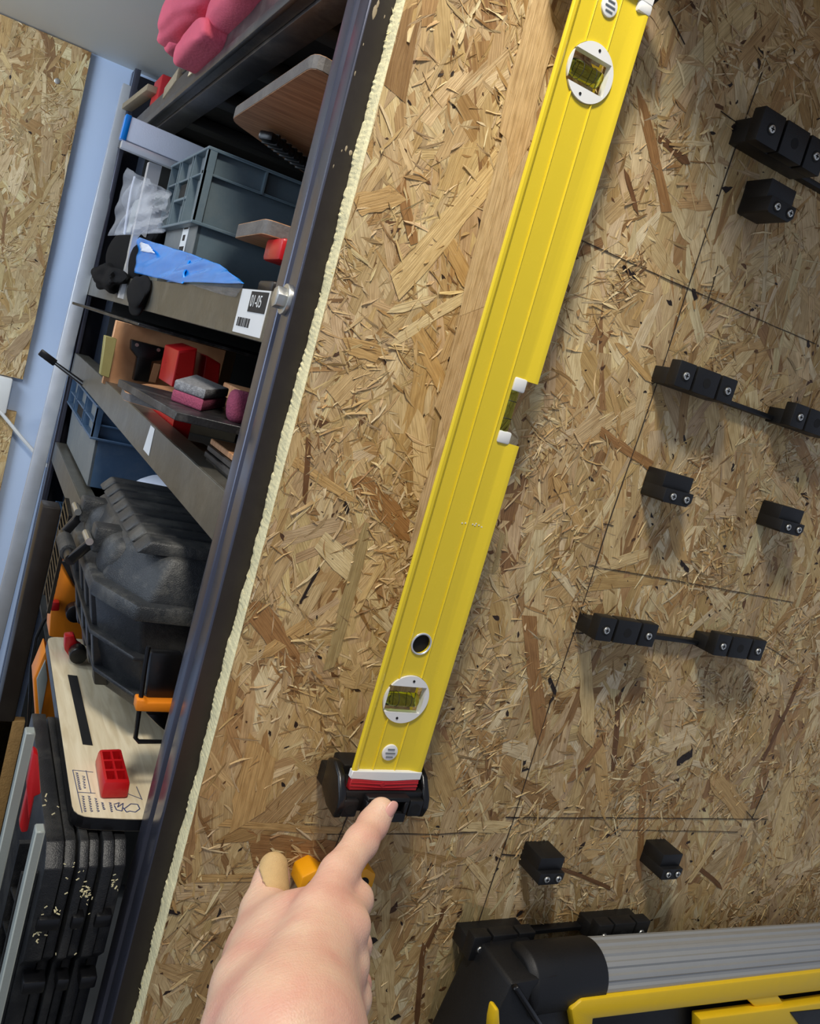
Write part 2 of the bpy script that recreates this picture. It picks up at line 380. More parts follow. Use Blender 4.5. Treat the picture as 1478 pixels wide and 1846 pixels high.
def wz(px, py, y=0.0):
    p = at(px, py, Y=y); return (p.x, p.z)
def st(x1, y1, x2, y2, w, c, h=0.00155, rag=0.18):
    a = wz(x1, y1); b = wz(x2, y2); m = at((x1 + x2) / 2, (y1 + y2) / 2, Y=0)
    dd = (m - EYE).dot(fwd)
    return (a, b, w * dd / F_PX * 1.08, c, h, rag)
PALE = (226, 198, 142); TAN = (206, 170, 112); BRN = (166, 124, 76); DBR = (120, 84, 50); GRN = (176, 156, 110); BLK = (40, 28, 22); LPL = (232, 212, 164)
EX = [st(912, 280, 712, 520, 42, PALE), st(635, 372, 716, 352, 34, TAN), st(662, 942, 592, 1205, 22, GRN), st(640, 860, 738, 965, 40, BRN),
      st(455, 1085, 535, 1205, 38, BRN), st(950, 1110, 975, 1335, 26, BRN), st(1052, 1175, 1060, 1340, 26, PALE), st(1092, 1320, 1026, 1408, 15, BRN),
      st(1114, 1250, 1104, 1388, 11, DBR), st(1160, 1375, 1150, 1585, 14, BRN), st(1443, 1220, 1373, 1370, 9, DBR), st(1218, 1375, 1246, 1355, 15, BLK, 0.0017),
      st(1110, 618, 1174, 690, 12, TAN), st(1080, 778, 1172, 840, 15, BRN), st(1150, 160, 1200, 382, 20, BRN), st(1184, 246, 1240, 296, 14, DBR),
      st(1125, 306, 1147, 386, 9, DBR), st(762, 1700, 749, 1850, 10, DBR), st(802, 1632, 764, 1714, 10, DBR), st(862, 1630, 795, 1850, 66, GRN, 0.0013),
      st(475, 1345, 442, 1480, 58, TAN), st(355, 1583, 535, 1577, 14, TAN), st(400, 1482, 612, 1497, 13, TAN), st(450, 1530, 620, 1545, 60, BRN, 0.0013),
      st(575, 1022, 540, 1085, 5, BLK), st(720, 330, 745, 440, 18, BRN), st(795, 420, 850, 520, 28, TAN), st(700, 560, 780, 540, 14, LPL),
      st(700, 620, 850, 525, 18, LPL), st(745, 590, 800, 700, 26, TAN), st(620, 620, 690, 640, 30, TAN), st(1300, 1500, 1240, 1590, 12, PALE),
      st(1440, 1380, 1400, 1560, 60, PALE, 0.0013), st(1280, 1395, 1340, 1470, 30, TAN), st(1075, 1330, 1090, 1460, 24, TAN), st(1200, 900, 1230, 1010, 26, TAN, 0.0013),
      st(1000, 860, 1050, 960, 20, TAN), st(905, 960, 890, 1030, 10, GRN), st(1255, 1560, 1300, 1600, 8, DBR), st(1010, 1460, 960, 1500, 8, LPL),
      st(560, 1120, 470, 1180, 24, TAN), st(690, 1010, 640, 1100, 12, PALE), st(528, 830, 640, 905, 16, TAN), st(1120, 480, 1146, 502, 8, BLK, 0.0017),
      st(1247, 520, 1252, 540, 8, BLK, 0.0017), st(620, 905, 626, 922, 8, BLK, 0.0017), st(302, 1640, 324, 1645, 7, BLK, 0.0017), st(548, 905, 556, 790, 10, DBR),
      st(666, 1690, 676, 1696, 10, BLK, 0.0017), st(1225, 1012, 1240, 1030, 7, BLK), st(988, 1220, 1000, 1250, 7, BLK), st(1000, 1560, 1100, 1600, 7, DBR)]
# the smoother pale band of wood to the left of the spirit level
for (xa, ya, xb, yb, c, w) in ((985, 0, 912, 290, (216, 186, 138), 62), (930, 250, 850, 560, (212, 188, 146), 62), (880, 480, 800, 780, (206, 180, 138), 62),
                               (838, 690, 758, 985, (214, 190, 150), 56), (795, 900, 718, 1190, (208, 182, 140), 56), (740, 1130, 668, 1385, (200, 172, 128), 54)):
    EX.append(st(xa, ya, xb, yb, w, c, 0.0027, 0.05))

panel = tag(thing('osb_wall_panel', 'large pale oriented strand board panel carrying the yellow level and black holders', 'board', (0.8, 0, -0.15)))
MB().box((EDGE_X + 0.0006, 0.0001, -1.45), (1.42, T_OSB, 0.475)).build('board_core', M_osbcore, panel)
strands('wood_strands', panel, EDGE_X, 1.36, -0.86, 0.475, 0.0, 12500, 21000, 1900, EX, 5)
# ragged pale saw-cut edge
def raw_edge():
    mb = MB(); g = random.Random(4); n = 700
    z0, z1 = -1.0, 0.475
    rows = []
    for i in range(n + 1):
        z = z0 + (z1 - z0) * i / n
        j = 0.0005 * math.sin(z * 31) + 0.0003 * math.sin(z * 143 + 1)
        rows.append([mb.bm.verts.new((EDGE_X + 0.0004 + j * 0.3 + g.uniform(-.0001, .0001), -0.0010, z)),
                     mb.bm.verts.new((EDGE_X - 0.0006 + j + g.uniform(-.00015, .00015), 0.004, z)),
                     mb.bm.verts.new((EDGE_X - 0.0008 + j + g.uniform(-.0002, .0002), 0.012, z)),
                     mb.bm.verts.new((EDGE_X - 0.0009 + j * 1.4 + g.uniform(-.0007, .0003), T_OSB - 0.0002, z)),
                     mb.bm.verts.new((EDGE_X + 0.004, T_OSB - 0.0002, z))])
    for i in range(n):
        for k in range(4): mb.bm.faces.new([rows[i][k], rows[i + 1][k], rows[i + 1][k + 1], rows[i][k + 1]])
    for i in range(110):
        z = g.uniform(z0, z1); y = g.choice([g.uniform(0.012, 0.0176), g.uniform(0.0, 0.017)]); L = g.uniform(.0008, .003)
        a = Vector((EDGE_X, y, z)); b = a + Vector((-L, g.uniform(-.001, .001), g.uniform(-.004, .004))); w = Vector((0, 0, g.uniform(.0004, .0012)))
        vs = [mb.bm.verts.new(a - w), mb.bm.verts.new(a + w), mb.bm.verts.new(b)]; mb.bm.faces.new(vs)
    return mb.build('sawn_edge', M_osbedge, panel)
raw_edge()
ld = tag(MB().box((0.33, -0.24, 0.462), (1.42, -0.0005, 0.478)).build('shade_ledge', M_osbcore, bevel=0.001), 'unseen wooden ledge added above the strand board panel to shade its upper right', 'ledge')  # added out of view to cast shade on the panel's upper right
# pencil layout lines
def pencil(pts, r=0.00038):
    P = [at(x, y, Y=-0.0019) for x, y in pts]
    mb = MB(); g = random.Random(int(pts[0][0]))
    Q = []
    for a, b in zip(P, P[1:]):
        n = max(2, int((b - a).length / 0.02))
        for k in range(n): Q.append(a.lerp(b, k / n) + Vector((g.uniform(-.0003, .0003), 0, g.uniform(-.0003, .0003))))
    Q.append(P[-1])
    for a, b in zip(Q, Q[1:]):
        d = (b - a).normalized(); s = Vector((-d.z, 0, d.x)) * r * g.uniform(.6, 1.2)
        t = Vector((0, 0.0006, 0))
        mb.hexa([a - s, a + s, b + s, b - s, a - s + t, a + s + t, b + s + t, b - s + t])
    mb.build('pencil_line', M_pencil, panel)
pencil([(1375, 130), (1355, 185), (1273, 420), (1185, 690), (1097, 945), (1073, 1022), (1035, 1140), (985, 1290), (925, 1480), (880, 1610), (828, 1770), (800, 1846)])
pencil([(1045, 432), (1240, 520), (1470, 620)]); pencil([(1073, 1022), (1250, 1052), (1430, 1086)], 0.0003)
pencil([(922, 1474), (1150, 1475), (1384, 1477)], 0.0004); pencil([(1120, 1496), (1330, 1500)], 0.0002)
pencil([(1382, 1165), (1432, 1196)], 0.0003); pencil([(1386, 1408), (1356, 1475)], 0.0004); pencil([(640, 1440), (583, 1580)], 0.0004)
pencil([(590, 1504), (790, 1504), (860, 1500)], 0.0003); pencil([(1295, 480), (1275, 546)], 0.0004); pencil([(1300, 200), (1335, 225)], 0.0004)
pencil([(1205, 20), (1235, 80)], 0.0004); pencil([(1088, 944), (1106, 948)], 0.0004); pencil([(1062, 1018), (1092, 1026)], 0.0004); pencil([(912, 1474), (938, 1475)], 0.0006)
pencil([(1345, 1462), (1360, 1478)], 0.0004); pencil([(1176, 692), (1196, 680)], 0.0005); pencil([(1032, 1141), (1052, 1142)], 0.0005); pencil([(906, 1541), (936, 1542)], 0.0006)

# panels on the far wall
far = tag(thing('osb_sheet', 'oriented strand board sheet on the blue far wall, upper left with one zinc screw', 'board', (-0.2, BACK - 0.012, 0.1)))
yb = BACK - 0.014
a = at(165, 95, Y=yb); b = at(45, 685, Y=yb)
MB().box((-0.9, yb + 0.0002, b.z), (a.x, BACK, a.z)).build('board_core', M_osbcore, far)
strands('wood_strands', far, -0.5, a.x, b.z, a.z, yb, 1500, 2500, 300, None, 8)
p = at(103, 146, Y=yb - 0.003)
MB().cyl(p, p + Vector((0, 0.004, 0)), 0.006, 14).build('screw', M_screw, far, bevel=0.001)
far2 = tag(thing('osb_sheet', 'lower oriented strand board sheet on the blue far wall at the left edge', 'board', (-0.2, BACK - 0.012, -0.6)))
b = at(30, 743, Y=yb)
MB().box((-0.9, yb + 0.0002, -0.75), (b.x, BACK, b.z)).build('board_core', M_osbcore, far2)
strands('wood_strands', far2, -0.5, b.x, -0.75, b.z, yb, 1200, 2000, 200, None, 9)
p = at(2, 708, Y=BACK - 0.03)
sw = tag(MB().box((p.x - 0.05, BACK - 0.03, p.z - 0.045), (p.x + 0.018, BACK, p.z + 0.035)).build('switch_box', M_white, bevel=0.004),
         'white plastic electrical box between the two strand board sheets', 'switch')
P = [at(x, y, Y=BACK - 0.03) for x, y in ((-30, 715), (0, 742), (40, 790), (75, 830), (95, 850))]
tag(MB().tube(P, 0.004, 8).build('power_cable', M_white, smooth=True), 'thin white cable running down the blue far wall', 'cable')

# ------------------------------------------------------------------ rack
PX = at(617, 195, Y=0.0185).x
rack = thing('steel_shelving_rack', 'black steel shelving rack behind the strand board, full of totes and boards', 'shelf', (0.4, 0.7, -1.5))
def post(x, y, mirror, nm='post', grey=True):
    # folded profile seen in plan, extruded upwards
    w = 0.05; dpt = 0.058
    prof = [(0, 0), (0, .004), (0, .0215), (.0055, .0245), (.0055, .0295), (0, .0325), (0, .052), (.003, .055), (.012, .056), (.012, .050), (.006, .046), (.006, .006), (w, .006), (w, 0)]
    if mirror: prof = [(px_, dpt - py_) for px_, py_ in prof]
    mb = MB(); mb.prism([(x + u, y + v, -1.5) for u, v in prof], (0, 0, 1.98))
    return mb.build(nm, M_post, rack, bevel=0.0012)
post(PX, 0.0188, False); post(0.206, 1.385, True); post(0.74, 0.0188, False); post(0.74, 1.385, True)
# front flange of the near post, coloured dark where it misses the bluish light
MB().box((PX + 0.0015, 0.0182, -1.5), (EDGE_X + 0.02, 0.0187, 0.475)).build('flange_face', M_postbrown, rack)
g = random.Random(12); mb = MB()
for (x_, y_, w_, l_) in ((675, 22, 4, 10), (681, 8, 2.5, 6), (693, 30, 1, 3), (624, 268, 2, 5), (632, 276, 3, 4), (616, 272, 1.2, 2), (640, 132, 1, 4), (601, 300, 1, 3), (655, 80, 1, 2.5), (498, 862, 0.8, 6), (560, 640, 0.8, 4), (470, 1010, 0.8, 5)):
    q = at(x_, y_, Y=0.0181); r_ = w_ * 0.0004
    mb.blob(q, (r_, 0.0004, l_ * 0.00045), 2, 0.25, int(x_))
mb.build('glue_drips', M_greywood, rack, smooth=True)
BX = 0.2085
def beam(z0, z1, y0=0.078, y1=1.385, m=M_beam, nm='beam', x=BX):
    mb = MB()
    mb.box((x, y0, z0), (x + 0.002, y1, z1)).box((x + 0.002, y0, z1 - 0.0025), (x + 0.03, y1, z1)).box((x + 0.002, y0, z0), (x + 0.014, y1, z0 + 0.0025))
    return mb.build(nm, m, rack, bevel=0.0006, seg=1)
b1 = beam(0.002, 0.045); b2 = beam(-0.170, -0.126); b3 = beam(-0.372, -0.328, 0.62)
bt = beam(0.316, 0.352, m=M_beamdark)
MB().box((BX + 0.014, 0.078, 0.312), (BX + 0.045, 1.385, 0.318)).box((BX - .004, .078, .314), (BX + .002, 1.385, .326)).build('beam_lip', M_beamdark, rack, bevel=0.001)
for z, y0 in ((0.352, 0.08), (0.010, 0.08), (-0.162, 0.08), (-0.364, 0.62), (-0.60, 0.55)):
    d = MB().box((BX + 0.004, y0, z - 0.006), (0.78, 1.385, z))
    d.build('deck', M_deck, rack)
    if z > 0.3:
        for k in range(5):
            yy = 0.30 + k * 0.22
            MB().box((BX + 0.05, yy, z - 0.024), (0.76, yy + 0.05, z - 0.0065)).build('deck_rib', M_deck, rack, bevel=0.003)
for z in (0.33, -0.01, -0.15):
    MB().box((0.74, 0.078, z), (0.745, 1.385, z + 0.04)).build('beam', M_beamdark, rack)
MB().box((0.262, 1.376, -1.45), (0.78, 1.380, 0.352)).build('dark_end_sheet', M_deck, rack)  # dark sheets added at end and back so the rack inside reads black
MB().box((0.776, 0.08, -1.45), (0.780, 1.38, 0.352)).build('dark_back_sheet', M_deck, rack)
# bolt on the near post by the label
c = at(515, 540, X=PX - 0.001)
bolt = thing('hex_bolt', 'shiny hexagonal zinc bolt on the near black post beside the 01-05 label', 'bolt', c)
MB().cyl(c + Vector((0.003, 0, 0)), c + Vector((-0.009, 0, 0)), 0.0088, 6).build('bolt_head', M_screw, bolt, bevel=0.0008)
MB().cyl(c + Vector((0.004, 0, 0)), c + Vector((-0.002, 0, 0)), 0.012, 20).build('washer', M_screw, bolt, bevel=0.0005)
# 01-05 label on the beam
def quad_pts(pix, X, lift=0.0):
    return [at(x, y, X=X - lift) for x, y in pix]
lab = thing('shelf_label', 'white shelf location label with 01-05 on black and a barcode', 'label', at(455, 550, X=BX))
L4 = [at(441, 513, X=BX - .0006), at(489, 519, X=BX - .0006), at(473, 592, X=BX - .0006), at(421, 578, X=BX - .0006)]
y0 = min(L4[1].y, L4[2].y) + 0.002; y1 = max(L4[0].y, L4[3].y) - 0.004; z0 = 0.005; z1 = 0.0445
MB().box((BX - 0.0006, y0, z0), (BX - 0.0001, y1, z1)).build('label_sheet', M_paper, lab)
yw = (y1 - y0)
MB().box((BX - 0.0009, y0 + .03 * yw, z1 - 0.0195), (BX - 0.0005, y0 + 0.62 * yw, z1 - 0.0015)).build('label_black_field', M_ink, lab)
def text_obj(s, name, mat_, parent, origin, udir, vdir, size, ext=0.0001, sx=1.0):
    cu = bpy.data.curves.new(name, 'FONT'); cu.body = s; cu.size = 1; cu.extrude = 0.02
    o = bpy.data.objects.new(name, cu); COL.objects.link(o)
    dg = bpy.context.evaluated_depsgraph_get(); dg.update()
    me = bpy.data.meshes.new_from_object(o.evaluated_get(dg)); bpy.data.objects.remove(o, do_unlink=True)
    u = Vector(udir).normalized(); v = Vector(vdir).normalized(); n = u.cross(v)
    for vv in me.vertices:
        x_, y_, z_ = vv.co; vv.co = Vector(origin) + u * x_ * size * sx + v * y_ * size + n * z_ * size * 0.15
    me.materials.clear()
    return link_mesh(name, me, mat_, parent)
text_obj('01-05', 'label_number', M_paper, lab, (BX - 0.0012, y0 + 0.575 * yw, z1 - 0.0148), (0, -1, 0), (0, 0, 1), 0.0148, sx=0.98)
g = random.Random(3); yy = y0 + 0.90 * yw; mb = MB()
while yy > y0 + 0.45 * yw:
    w = g.choice([.0008, .0014, .002]); mb.box((BX - 0.0009, yy - w, z0 + 0.006), (BX - 0.0005, yy, z0 + 0.014)); yy -= w + g.choice([.0012, .002])
mb.build('barcode', M_ink, lab)

# leaning aluminium bar at the far post
A = at(228, 150, Y=1.40); B = at(-30, 1240, Y=1.36)
A = at(226, 190, Y=1.402)
straight = MB(); d = (B - A)
A2 = A - d * 0.03; B2 = A + d * 1.35
straight.bar(A2, B2, 0.030, 0.016, up=(0, -1, 0))
tag(straight.build('aluminium_bar', M_alu, bevel=0.002), 'long bright aluminium bar leaning against the far end post of the rack', 'bar')

# ------------------------------------------------------------------ boxes and totes
def tote(name, label, x0, x1, y0, y1, z0, z1, m, mface, split=0.55, handle=True, labelcard=False, group=None):
    t = thing(name, label, 'crate', ((x0 + x1) / 2, (y0 + y1) / 2, z0), group)
    i = 0.010; zm = z0 + (z1 - z0) * split; th = 0.004
    # four walls, tapering slightly, and a bottom
    mb = MB()
    o = i + 0.006
    def wall(a, b, c, d_, n): mb.prism([a, b, c, d_], n)
    wall((x0 + o, y0 + o, z0), (x1 - o, y0 + o, z0), (x1 - i, y0 + i, z1), (x0 + i, y0 + i, z1), (0, th, 0))
    wall((x0 + o, y1 - o, z0), (x1 - o, y1 - o, z0), (x1 - i, y1 - i, z1), (x0 + i, y1 - i, z1), (0, -th, 0))
    wall((x1 - o, y0 + o, z0), (x1 - o, y1 - o, z0), (x1 - i, y1 - i, z1), (x1 - i, y0 + i, z1), (-th, 0, 0))
    mb.box((x0 + o, y0 + o, z0), (x1 - o, y1 - o, z0 + 0.004))
    mb.build('body', m, t)
    fm = MB(); fm.prism([(x0 + o, y0 + o, z0), (x0 + o, y1 - o, z0), (x0 + i, y1 - i, z1), (x0 + i, y0 + i, z1)], (th, 0, 0)); fm.build('end_wall', mface, t)
    r = MB()
    for (za, zb, e) in ((z1 - 0.004, z1, 0.0), (z1 - 0.034, z1 - 0.031, 0.002), (zm - 0.004, zm, 0.0)):
        r.box((x0 + e, y0 + e, za), (x1 - e, y0 + i + 0.003, zb)); r.box((x0 + e, y1 - i - 0.003, za), (x1 - e, y1 - e, zb))
        r.box((x0 + e, y0 + i, za), (x0 + i + 0.003, y1 - i, zb)); r.box((x1 - i - 0.003, y0 + i, za), (x1 - e, y1 - i, zb))
    r.build('rim', m, t, bevel=0.0008, seg=1)
    nx = max(3, int((x1 - x0) / 0.07)); ny = max(3, int((y1 - y0) / 0.07))
    for k in range(nx + 1):
        xx = x0 + 0.0012 + (x1 - x0 - 0.005) * k / nx
        MB().box((xx, y0 + 0.001, z1 - 0.034), (xx + 0.0025, y0 + i + 0.002, z1 - 0.003)).build('rib', m, t)
    for k in (0, nx):
        xx = x0 + 0.0012 + (x1 - x0 - 0.005) * k / nx
        MB().box((xx, y0 + 0.001, zm), (xx + 0.003, y0 + i + 0.003, z1 - 0.03)).build('rib', m, t)
    for xx in (x0 + (x1 - x0) * 0.36, x0 + (x1 - x0) * 0.7):
        MB().box((xx, y0 + 0.008, z0 + 0.01), (xx + 0.003, y0 + i + 0.008, z1 - 0.03)).build('rib', m, t)
    for f in (0.0, 0.30, 0.36, 0.66, 0.72, 0.985):
        yy = y0 + 0.001 + (y1 - y0 - 0.004) * f
        MB().box((x0 + 0.001, yy, zm), (x0 + i + 0.003, yy + 0.0028, z1 - 0.003)).build('rib', m, t)
    if handle:
        ym = (y0 + y1) / 2; w = (y1 - y0) * 0.16
        h = MB().box((x0 + 0.001, ym - w, z1 - 0.062), (x0 + i + 0.004, ym + w, z1 - 0.058)); h.build('handle_grip', m, t, bevel=0.001)
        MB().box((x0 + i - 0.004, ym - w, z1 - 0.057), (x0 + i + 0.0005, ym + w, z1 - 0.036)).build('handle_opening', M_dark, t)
    return t
t1 = tote('plastic_tote', 'blue-grey ribbed plastic tote standing on the top shelf behind the blue film', 0.222, 0.62, 0.545, 0.790, 0.011, 0.224, M_tote, M_toteface, 0.56)
# little label on tote end
ly, lz = at(333, 432, X=0.236).y, at(333, 432, X=0.236).z
MB().box((0.2345, ly - 0.020, lz - 0.022), (0.2352, ly + 0.020, lz + 0.024)).build('label_card', M_paper, t1)
MB().box((0.2340, ly - 0.012, lz - 0.018), (0.2346, ly + 0.016, lz - 0.010)).box((0.2340, ly - 0.006, lz - 0.002), (0.2346, ly + 0.008, lz + 0.006)).box((0.2340, ly - 0.014, lz + 0.014), (0.2346, ly + 0.012, lz + 0.020)).build('label_print', M_ink, t1)
t2 = tote('plastic_tote', 'dark navy plastic tote with open hand holes under the middle shelf', 0.2125, 0.56, 0.925, 1.375, -0.322, -0.176, M_tote2, M_toteface, 0.62)
t3 = tote('plastic_tote', 'small blue-grey plastic tote far down behind the black case', 0.232, 0.45, 1.05, 1.36, -0.597, -0.455, M_tote2, M_tote, 0.6)

# plywood board lying on the tote
def board(name, label, poly, z, th, mtop, medge, rad=0.02, cat='board', edge_t=None):
    t = thing(name, label, cat, (sum(p[0] for p in poly) / len(poly), sum(p[1] for p in poly) / len(poly), z))
    pts = []
    n = len(poly)
    for i in range(n):
        p0 = Vector(poly[i - 1]); p1 = Vector(poly[i]); p2 = Vector(poly[(i + 1) % n])
        a_ = (p0 - p1).normalized() * rad; b_ = (p2 - p1).normalized() * rad
        for k in range(5):
            s = k / 4; q = (p1 + a_) * (1 - s) ** 2 + p1 * 2 * s * (1 - s) + (p1 + b_) * s * s
            pts.append((q.x, q.y))
    MB().prism([(x, y, z + 0.0006) for x, y in pts], (0, 0, th - 0.0012)).build('laminated_edge', medge, t)
    cx = sum(p[0] for p in pts) / len(pts); cy = sum(p[1] for p in pts) / len(pts)
    sh = [(cx + (x - cx) * 0.996, cy + (y - cy) * 0.996) for x, y in pts]
    MB().prism([(x, y, z) for x, y in sh], (0, 0, 0.0007)).build('bottom_veneer', mtop, t)
    MB().prism([(x, y, z + th - 0.0007) for x, y in sh], (0, 0, 0.0007)).build('top_veneer', mtop, t)
    return t
zb = 0.2248
A_ = at(566, 118, Z=zb); B_ = at(415, 216, Z=zb); C_ = at(548, 312, Z=zb)
bd = board('plywood_board', 'orange plywood board with rounded corners and black grip lying across the grey tote', [(B_.x, B_.y), (A_.x, A_.y), (A_.x + 0.12, A_.y + 0.05), (C_.x + 0.12, C_.y + 0.09), (C_.x, C_.y)], zb, 0.012, M_ply, M_plyedge, 0.018)
h0 = at(478, 243, Z=zb - 0.009); h1 = at(560, 306, Z=zb - 0.009)
mb = MB().bar(h0, h1, 0.018, 0.010); mb.build('grip', M_blackg, bd, bevel=0.003)
mb = MB()
for k in range(7):
    q = h0.lerp(h1, 0.12 + k * 0.12); mb.bar(q - (h1 - h0).normalized() * .002, q + (h1 - h0).normalized() * .002, 0.0195, 0.0115)
mb.build('grip_rib', M_black, bd)

# small plywood board with red clip
zb = 0.094
c = [at(440, 440, Z=zb), at(520, 452, Z=zb), at(530, 430, Z=zb)]
b2_ = board('plywood_board', 'small plywood board with dark layered edge on red clip, right of the grey tote', [(0.207, 0.150), (0.30, 0.135), (0.34, 0.25), (0.210, 0.262)], zb, 0.013, M_ply, M_plyedge, 0.01)
p = at(495, 460, X=0.222)
red = thing('red_clip', 'small red plastic clip under the small plywood board', 'clip', (p.x, p.y, 0.011))
MB().box((0.218, p.y - 0.026, 0.074), (0.262, p.y + 0.022, 0.0935)).build('clip_body', M_red, red, bevel=0.003)
MB().box((0.236, p.y - 0.008, 0.0105), (0.250, p.y + 0.008, 0.075)).build('clip_stem', M_blackg, red, bevel=0.002)
st_ = thing('black_clip_stack', 'short stack of black hinged clips above the 01-05 label', 'clips', (0.22, 0.15, 0.046))
for k in range(4):
    MB().box((0.2135 + 0.002 * k, 0.118 + 0.003 * k, 0.0110 + 0.0115 * k + (0.0 if k else 0)), (0.228 + .002 * k, 0.196 - 0.008 * k, 0.0220 + 0.0115 * k)).build('clip', M_postbrown, st_, bevel=0.003)

# white film covered profile with blue tape
YB = 0.86
a = at(222, 229, Y=YB); b = at(352, 284, Y=YB)
hgt = 0.036
pr = thing('aluminium_profile', 'aluminium profile in white film with blue tape on its end, above the zip bag', 'profile', a)
dirx = (b - a); dirx.z *= 1.0
e = a + dirx.normalized() * 0.008
MB().bar(a + dirx.normalized() * 0.002, b + dirx * 0.8, 0.02, hgt).build('film_face', M_whitefilm, pr, bevel=0.0015)
MB().bar(a - dirx.normalized() * 0.001, e, 0.0215, hgt + 0.002).build('blue_tape', M_blue, pr, bevel=0.0015)
MB().bar(a + dirx.normalized() * .002 - Vector((0, 0, .025)), b + dirx * 0.8 - Vector((0, 0, .025)), 0.016, 0.012).build('bare_edge', M_alu, pr, bevel=0.001)
pa = a + Vector((0.05, 0.012, -0.032))
MB().box((pa.x, pa.y, 0.0105), (pa.x + 0.02, pa.y + 0.02, pa.z - 0.001)).build('support_leg', M_alu, pr)
gb = tag(MB().box((0.232, 0.97, 0.0105), (0.40, 1.20, 0.205)).build('grey_bin', M_greypanel, bevel=0.012), 'plain grey bin behind the clear zip bag on the top shelf', 'bin')

# crumpled clear zip bag
def sheet(name, corners, m, parent=None, wave=0.004, thick=0.0004, nu=28, nv=22, seed=1, freq=4):
    g = random.Random(seed); c = [Vector(q) for q in corners]
    n = ((c[1] - c[0]).cross(c[3] - c[0])).normalized(); ph = [(g.uniform(1, freq), g.uniform(1, freq), g.uniform(0, 6)) for _ in range(6)]
    def fn(u, v):
        p_ = c[0] * (1 - u) * (1 - v) + c[1] * u * (1 - v) + c[2] * u * v + c[3] * (1 - u) * v
        return p_ + n * wave * sum(math.sin(a1 * u * 6 + b1 * v * 6 + o1) for a1, b1, o1 in ph) / 3
    o = MB().grid(fn, nu, nv).build(name, m, parent, smooth=True)
    md = o.modifiers.new('s', 'SOLIDIFY'); md.thickness = thick
    return o
bag = thing('zip_bag', 'clear crumpled zip bag standing between black cloth and grey tote', 'bag', at(250, 420, X=0.2))
sheet('bag_film', [at(228, 302, Y=0.80), at(306, 345, Y=0.74), at(296, 420, Y=0.74), at(198, 425, Y=0.84)], M_bag, bag, 0.006, seed=3)
sheet('bag_film', [at(240, 318, Y=0.83), at(308, 352, Y=0.77), at(292, 418, Y=0.77), at(208, 424, Y=0.86)], M_bag, bag, 0.008, seed=9)
P = [at(243, 318, Y=0.795), at(236, 345, Y=0.80), at(230, 380, Y=0.81), at(224, 422, Y=0.82)]
MB().tube(P, 0.0016, 6).build('zip_strip', M_whitefilm, bag, smooth=True)
bx = tag(MB().box((0.226, 0.775, 0.0105), (0.246, 0.90, 0.105)).build('grey_box', M_greypanel, bevel=0.003), 'pale grey box behind the blue film bag', 'box')

# black cloth over the beam
cl = MB()
q1 = at(205, 500, X=0.19); cl.blob((0.222, q1.y + 0.12, 0.075), (0.032, 0.17, 0.055), 4, 0.10, 3)
q2 = at(190, 490, X=0.188); cl.blob((0.196, q2.y + 0.0, 0.040), (0.022, 0.16, 0.022), 4, 0.16, 5)
q3 = at(235, 515, X=0.19); cl.blob((0.203, q3.y, 0.022), (0.010, 0.075, 0.030), 4, 0.14, 8)
q4 = at(240, 440, X=0.21); cl.blob((0.232, q4.y, 0.11), (0.03, 0.05, 0.06), 4, 0.15, 12)
tag(cl.build('black_cloth', M_cloth, smooth=True), 'bunched black cloth spilling over the grey beam at its far end', 'cloth')

# blue film
bf = thing('blue_film_bag', 'crinkled bright blue plastic film hanging over the grey beam', 'film', at(340, 500, X=0.2))
sheet('film_sheet', [at(250, 428, X=0.214), at(345, 458, X=0.214), at(330, 512, X=0.205), at(243, 492, X=0.205)], M_blue, bf, 0.002, 0.0005, 34, 22, 6, 3)
sheet('film_sheet', [at(343, 457, X=0.2135), at(398, 478, X=0.213), at(442, 512, X=0.205), at(300, 508, X=0.206)], M_blue, bf, 0.0015, 0.0005, 34, 22, 14, 3)
sheet('film_patch', [at(253, 436, X=0.2095), at(268, 441, X=0.2095), at(280, 457, X=0.2075), at(254, 453, X=0.2075)], M_whitefilm, bf, 0.001, 0.0004, 8, 8, 4)
sheet('film_tail', [at(340, 512, X=0.2065), at(440, 512, X=0.2065), at(425, 536, X=0.2068), at(395, 530, X=0.2068)], M_bag, bf, 0.0008, 0.0003, 16, 8, 5)

# ------------------------------------------------------------------ middle shelf (under 01-05)
zs = -0.1618
pts = [at(132, 553, Z=-0.022), at(190, 578, Z=-0.022), at(320, 612, Z=-0.022)]
bdk = tag(MB().prism([(0.165, 1.20, -0.024), (0.232, 0.82, -0.024), (0.70, 0.80, -0.024), (0.70, 1.22, -0.024)], (0, 0, 0.005)).build('dark_hardboard', M_blkboard, bevel=0.0008, seg=1),
         'thin dark hardboard sticking out just below the 01-05 beam', 'board')
sup = tag(MB().box((0.30, 0.90, zs), (0.42, 1.15, -0.0245)).build('cardboard_box', M_greywood, bevel=0.002), 'brown cardboard box deep under the thin dark hardboard', 'box')
y_ = 0.86
wb = at(205, 590, Y=y_); wc = at(352, 615, Y=y_)
wbx0, wbx1, wz1 = at(207, 590, Y=y_).x, at(352, 640, Y=y_).x, wb.z - 0.002
vb = thing('upright_plywood_board', 'upright orange plywood board with a black bracket screwed on its face', 'board', ((wbx0 + wbx1) / 2, y_, zs))
MB().box((wbx0, y_, -0.1310), (wbx1 + 0.05, y_ + 0.012, -0.0252)).build('board_panel', M_ply, vb, bevel=0.0008, seg=1)
def fp(x, y, yy): q = at(x, y, Y=yy); return q
k0 = y_ - 0.02
def pix_prism(pix, yy, depth): return MB().prism([at(x, y, Y=yy) for x, y in pix], (0, depth, 0))
pix_prism([(237, 612), (300, 628), (291, 650), (274, 652), (268, 690), (240, 686), (248, 645), (236, 630)], k0, 0.018).build('bracket', M_blackg, vb, bevel=0.002)
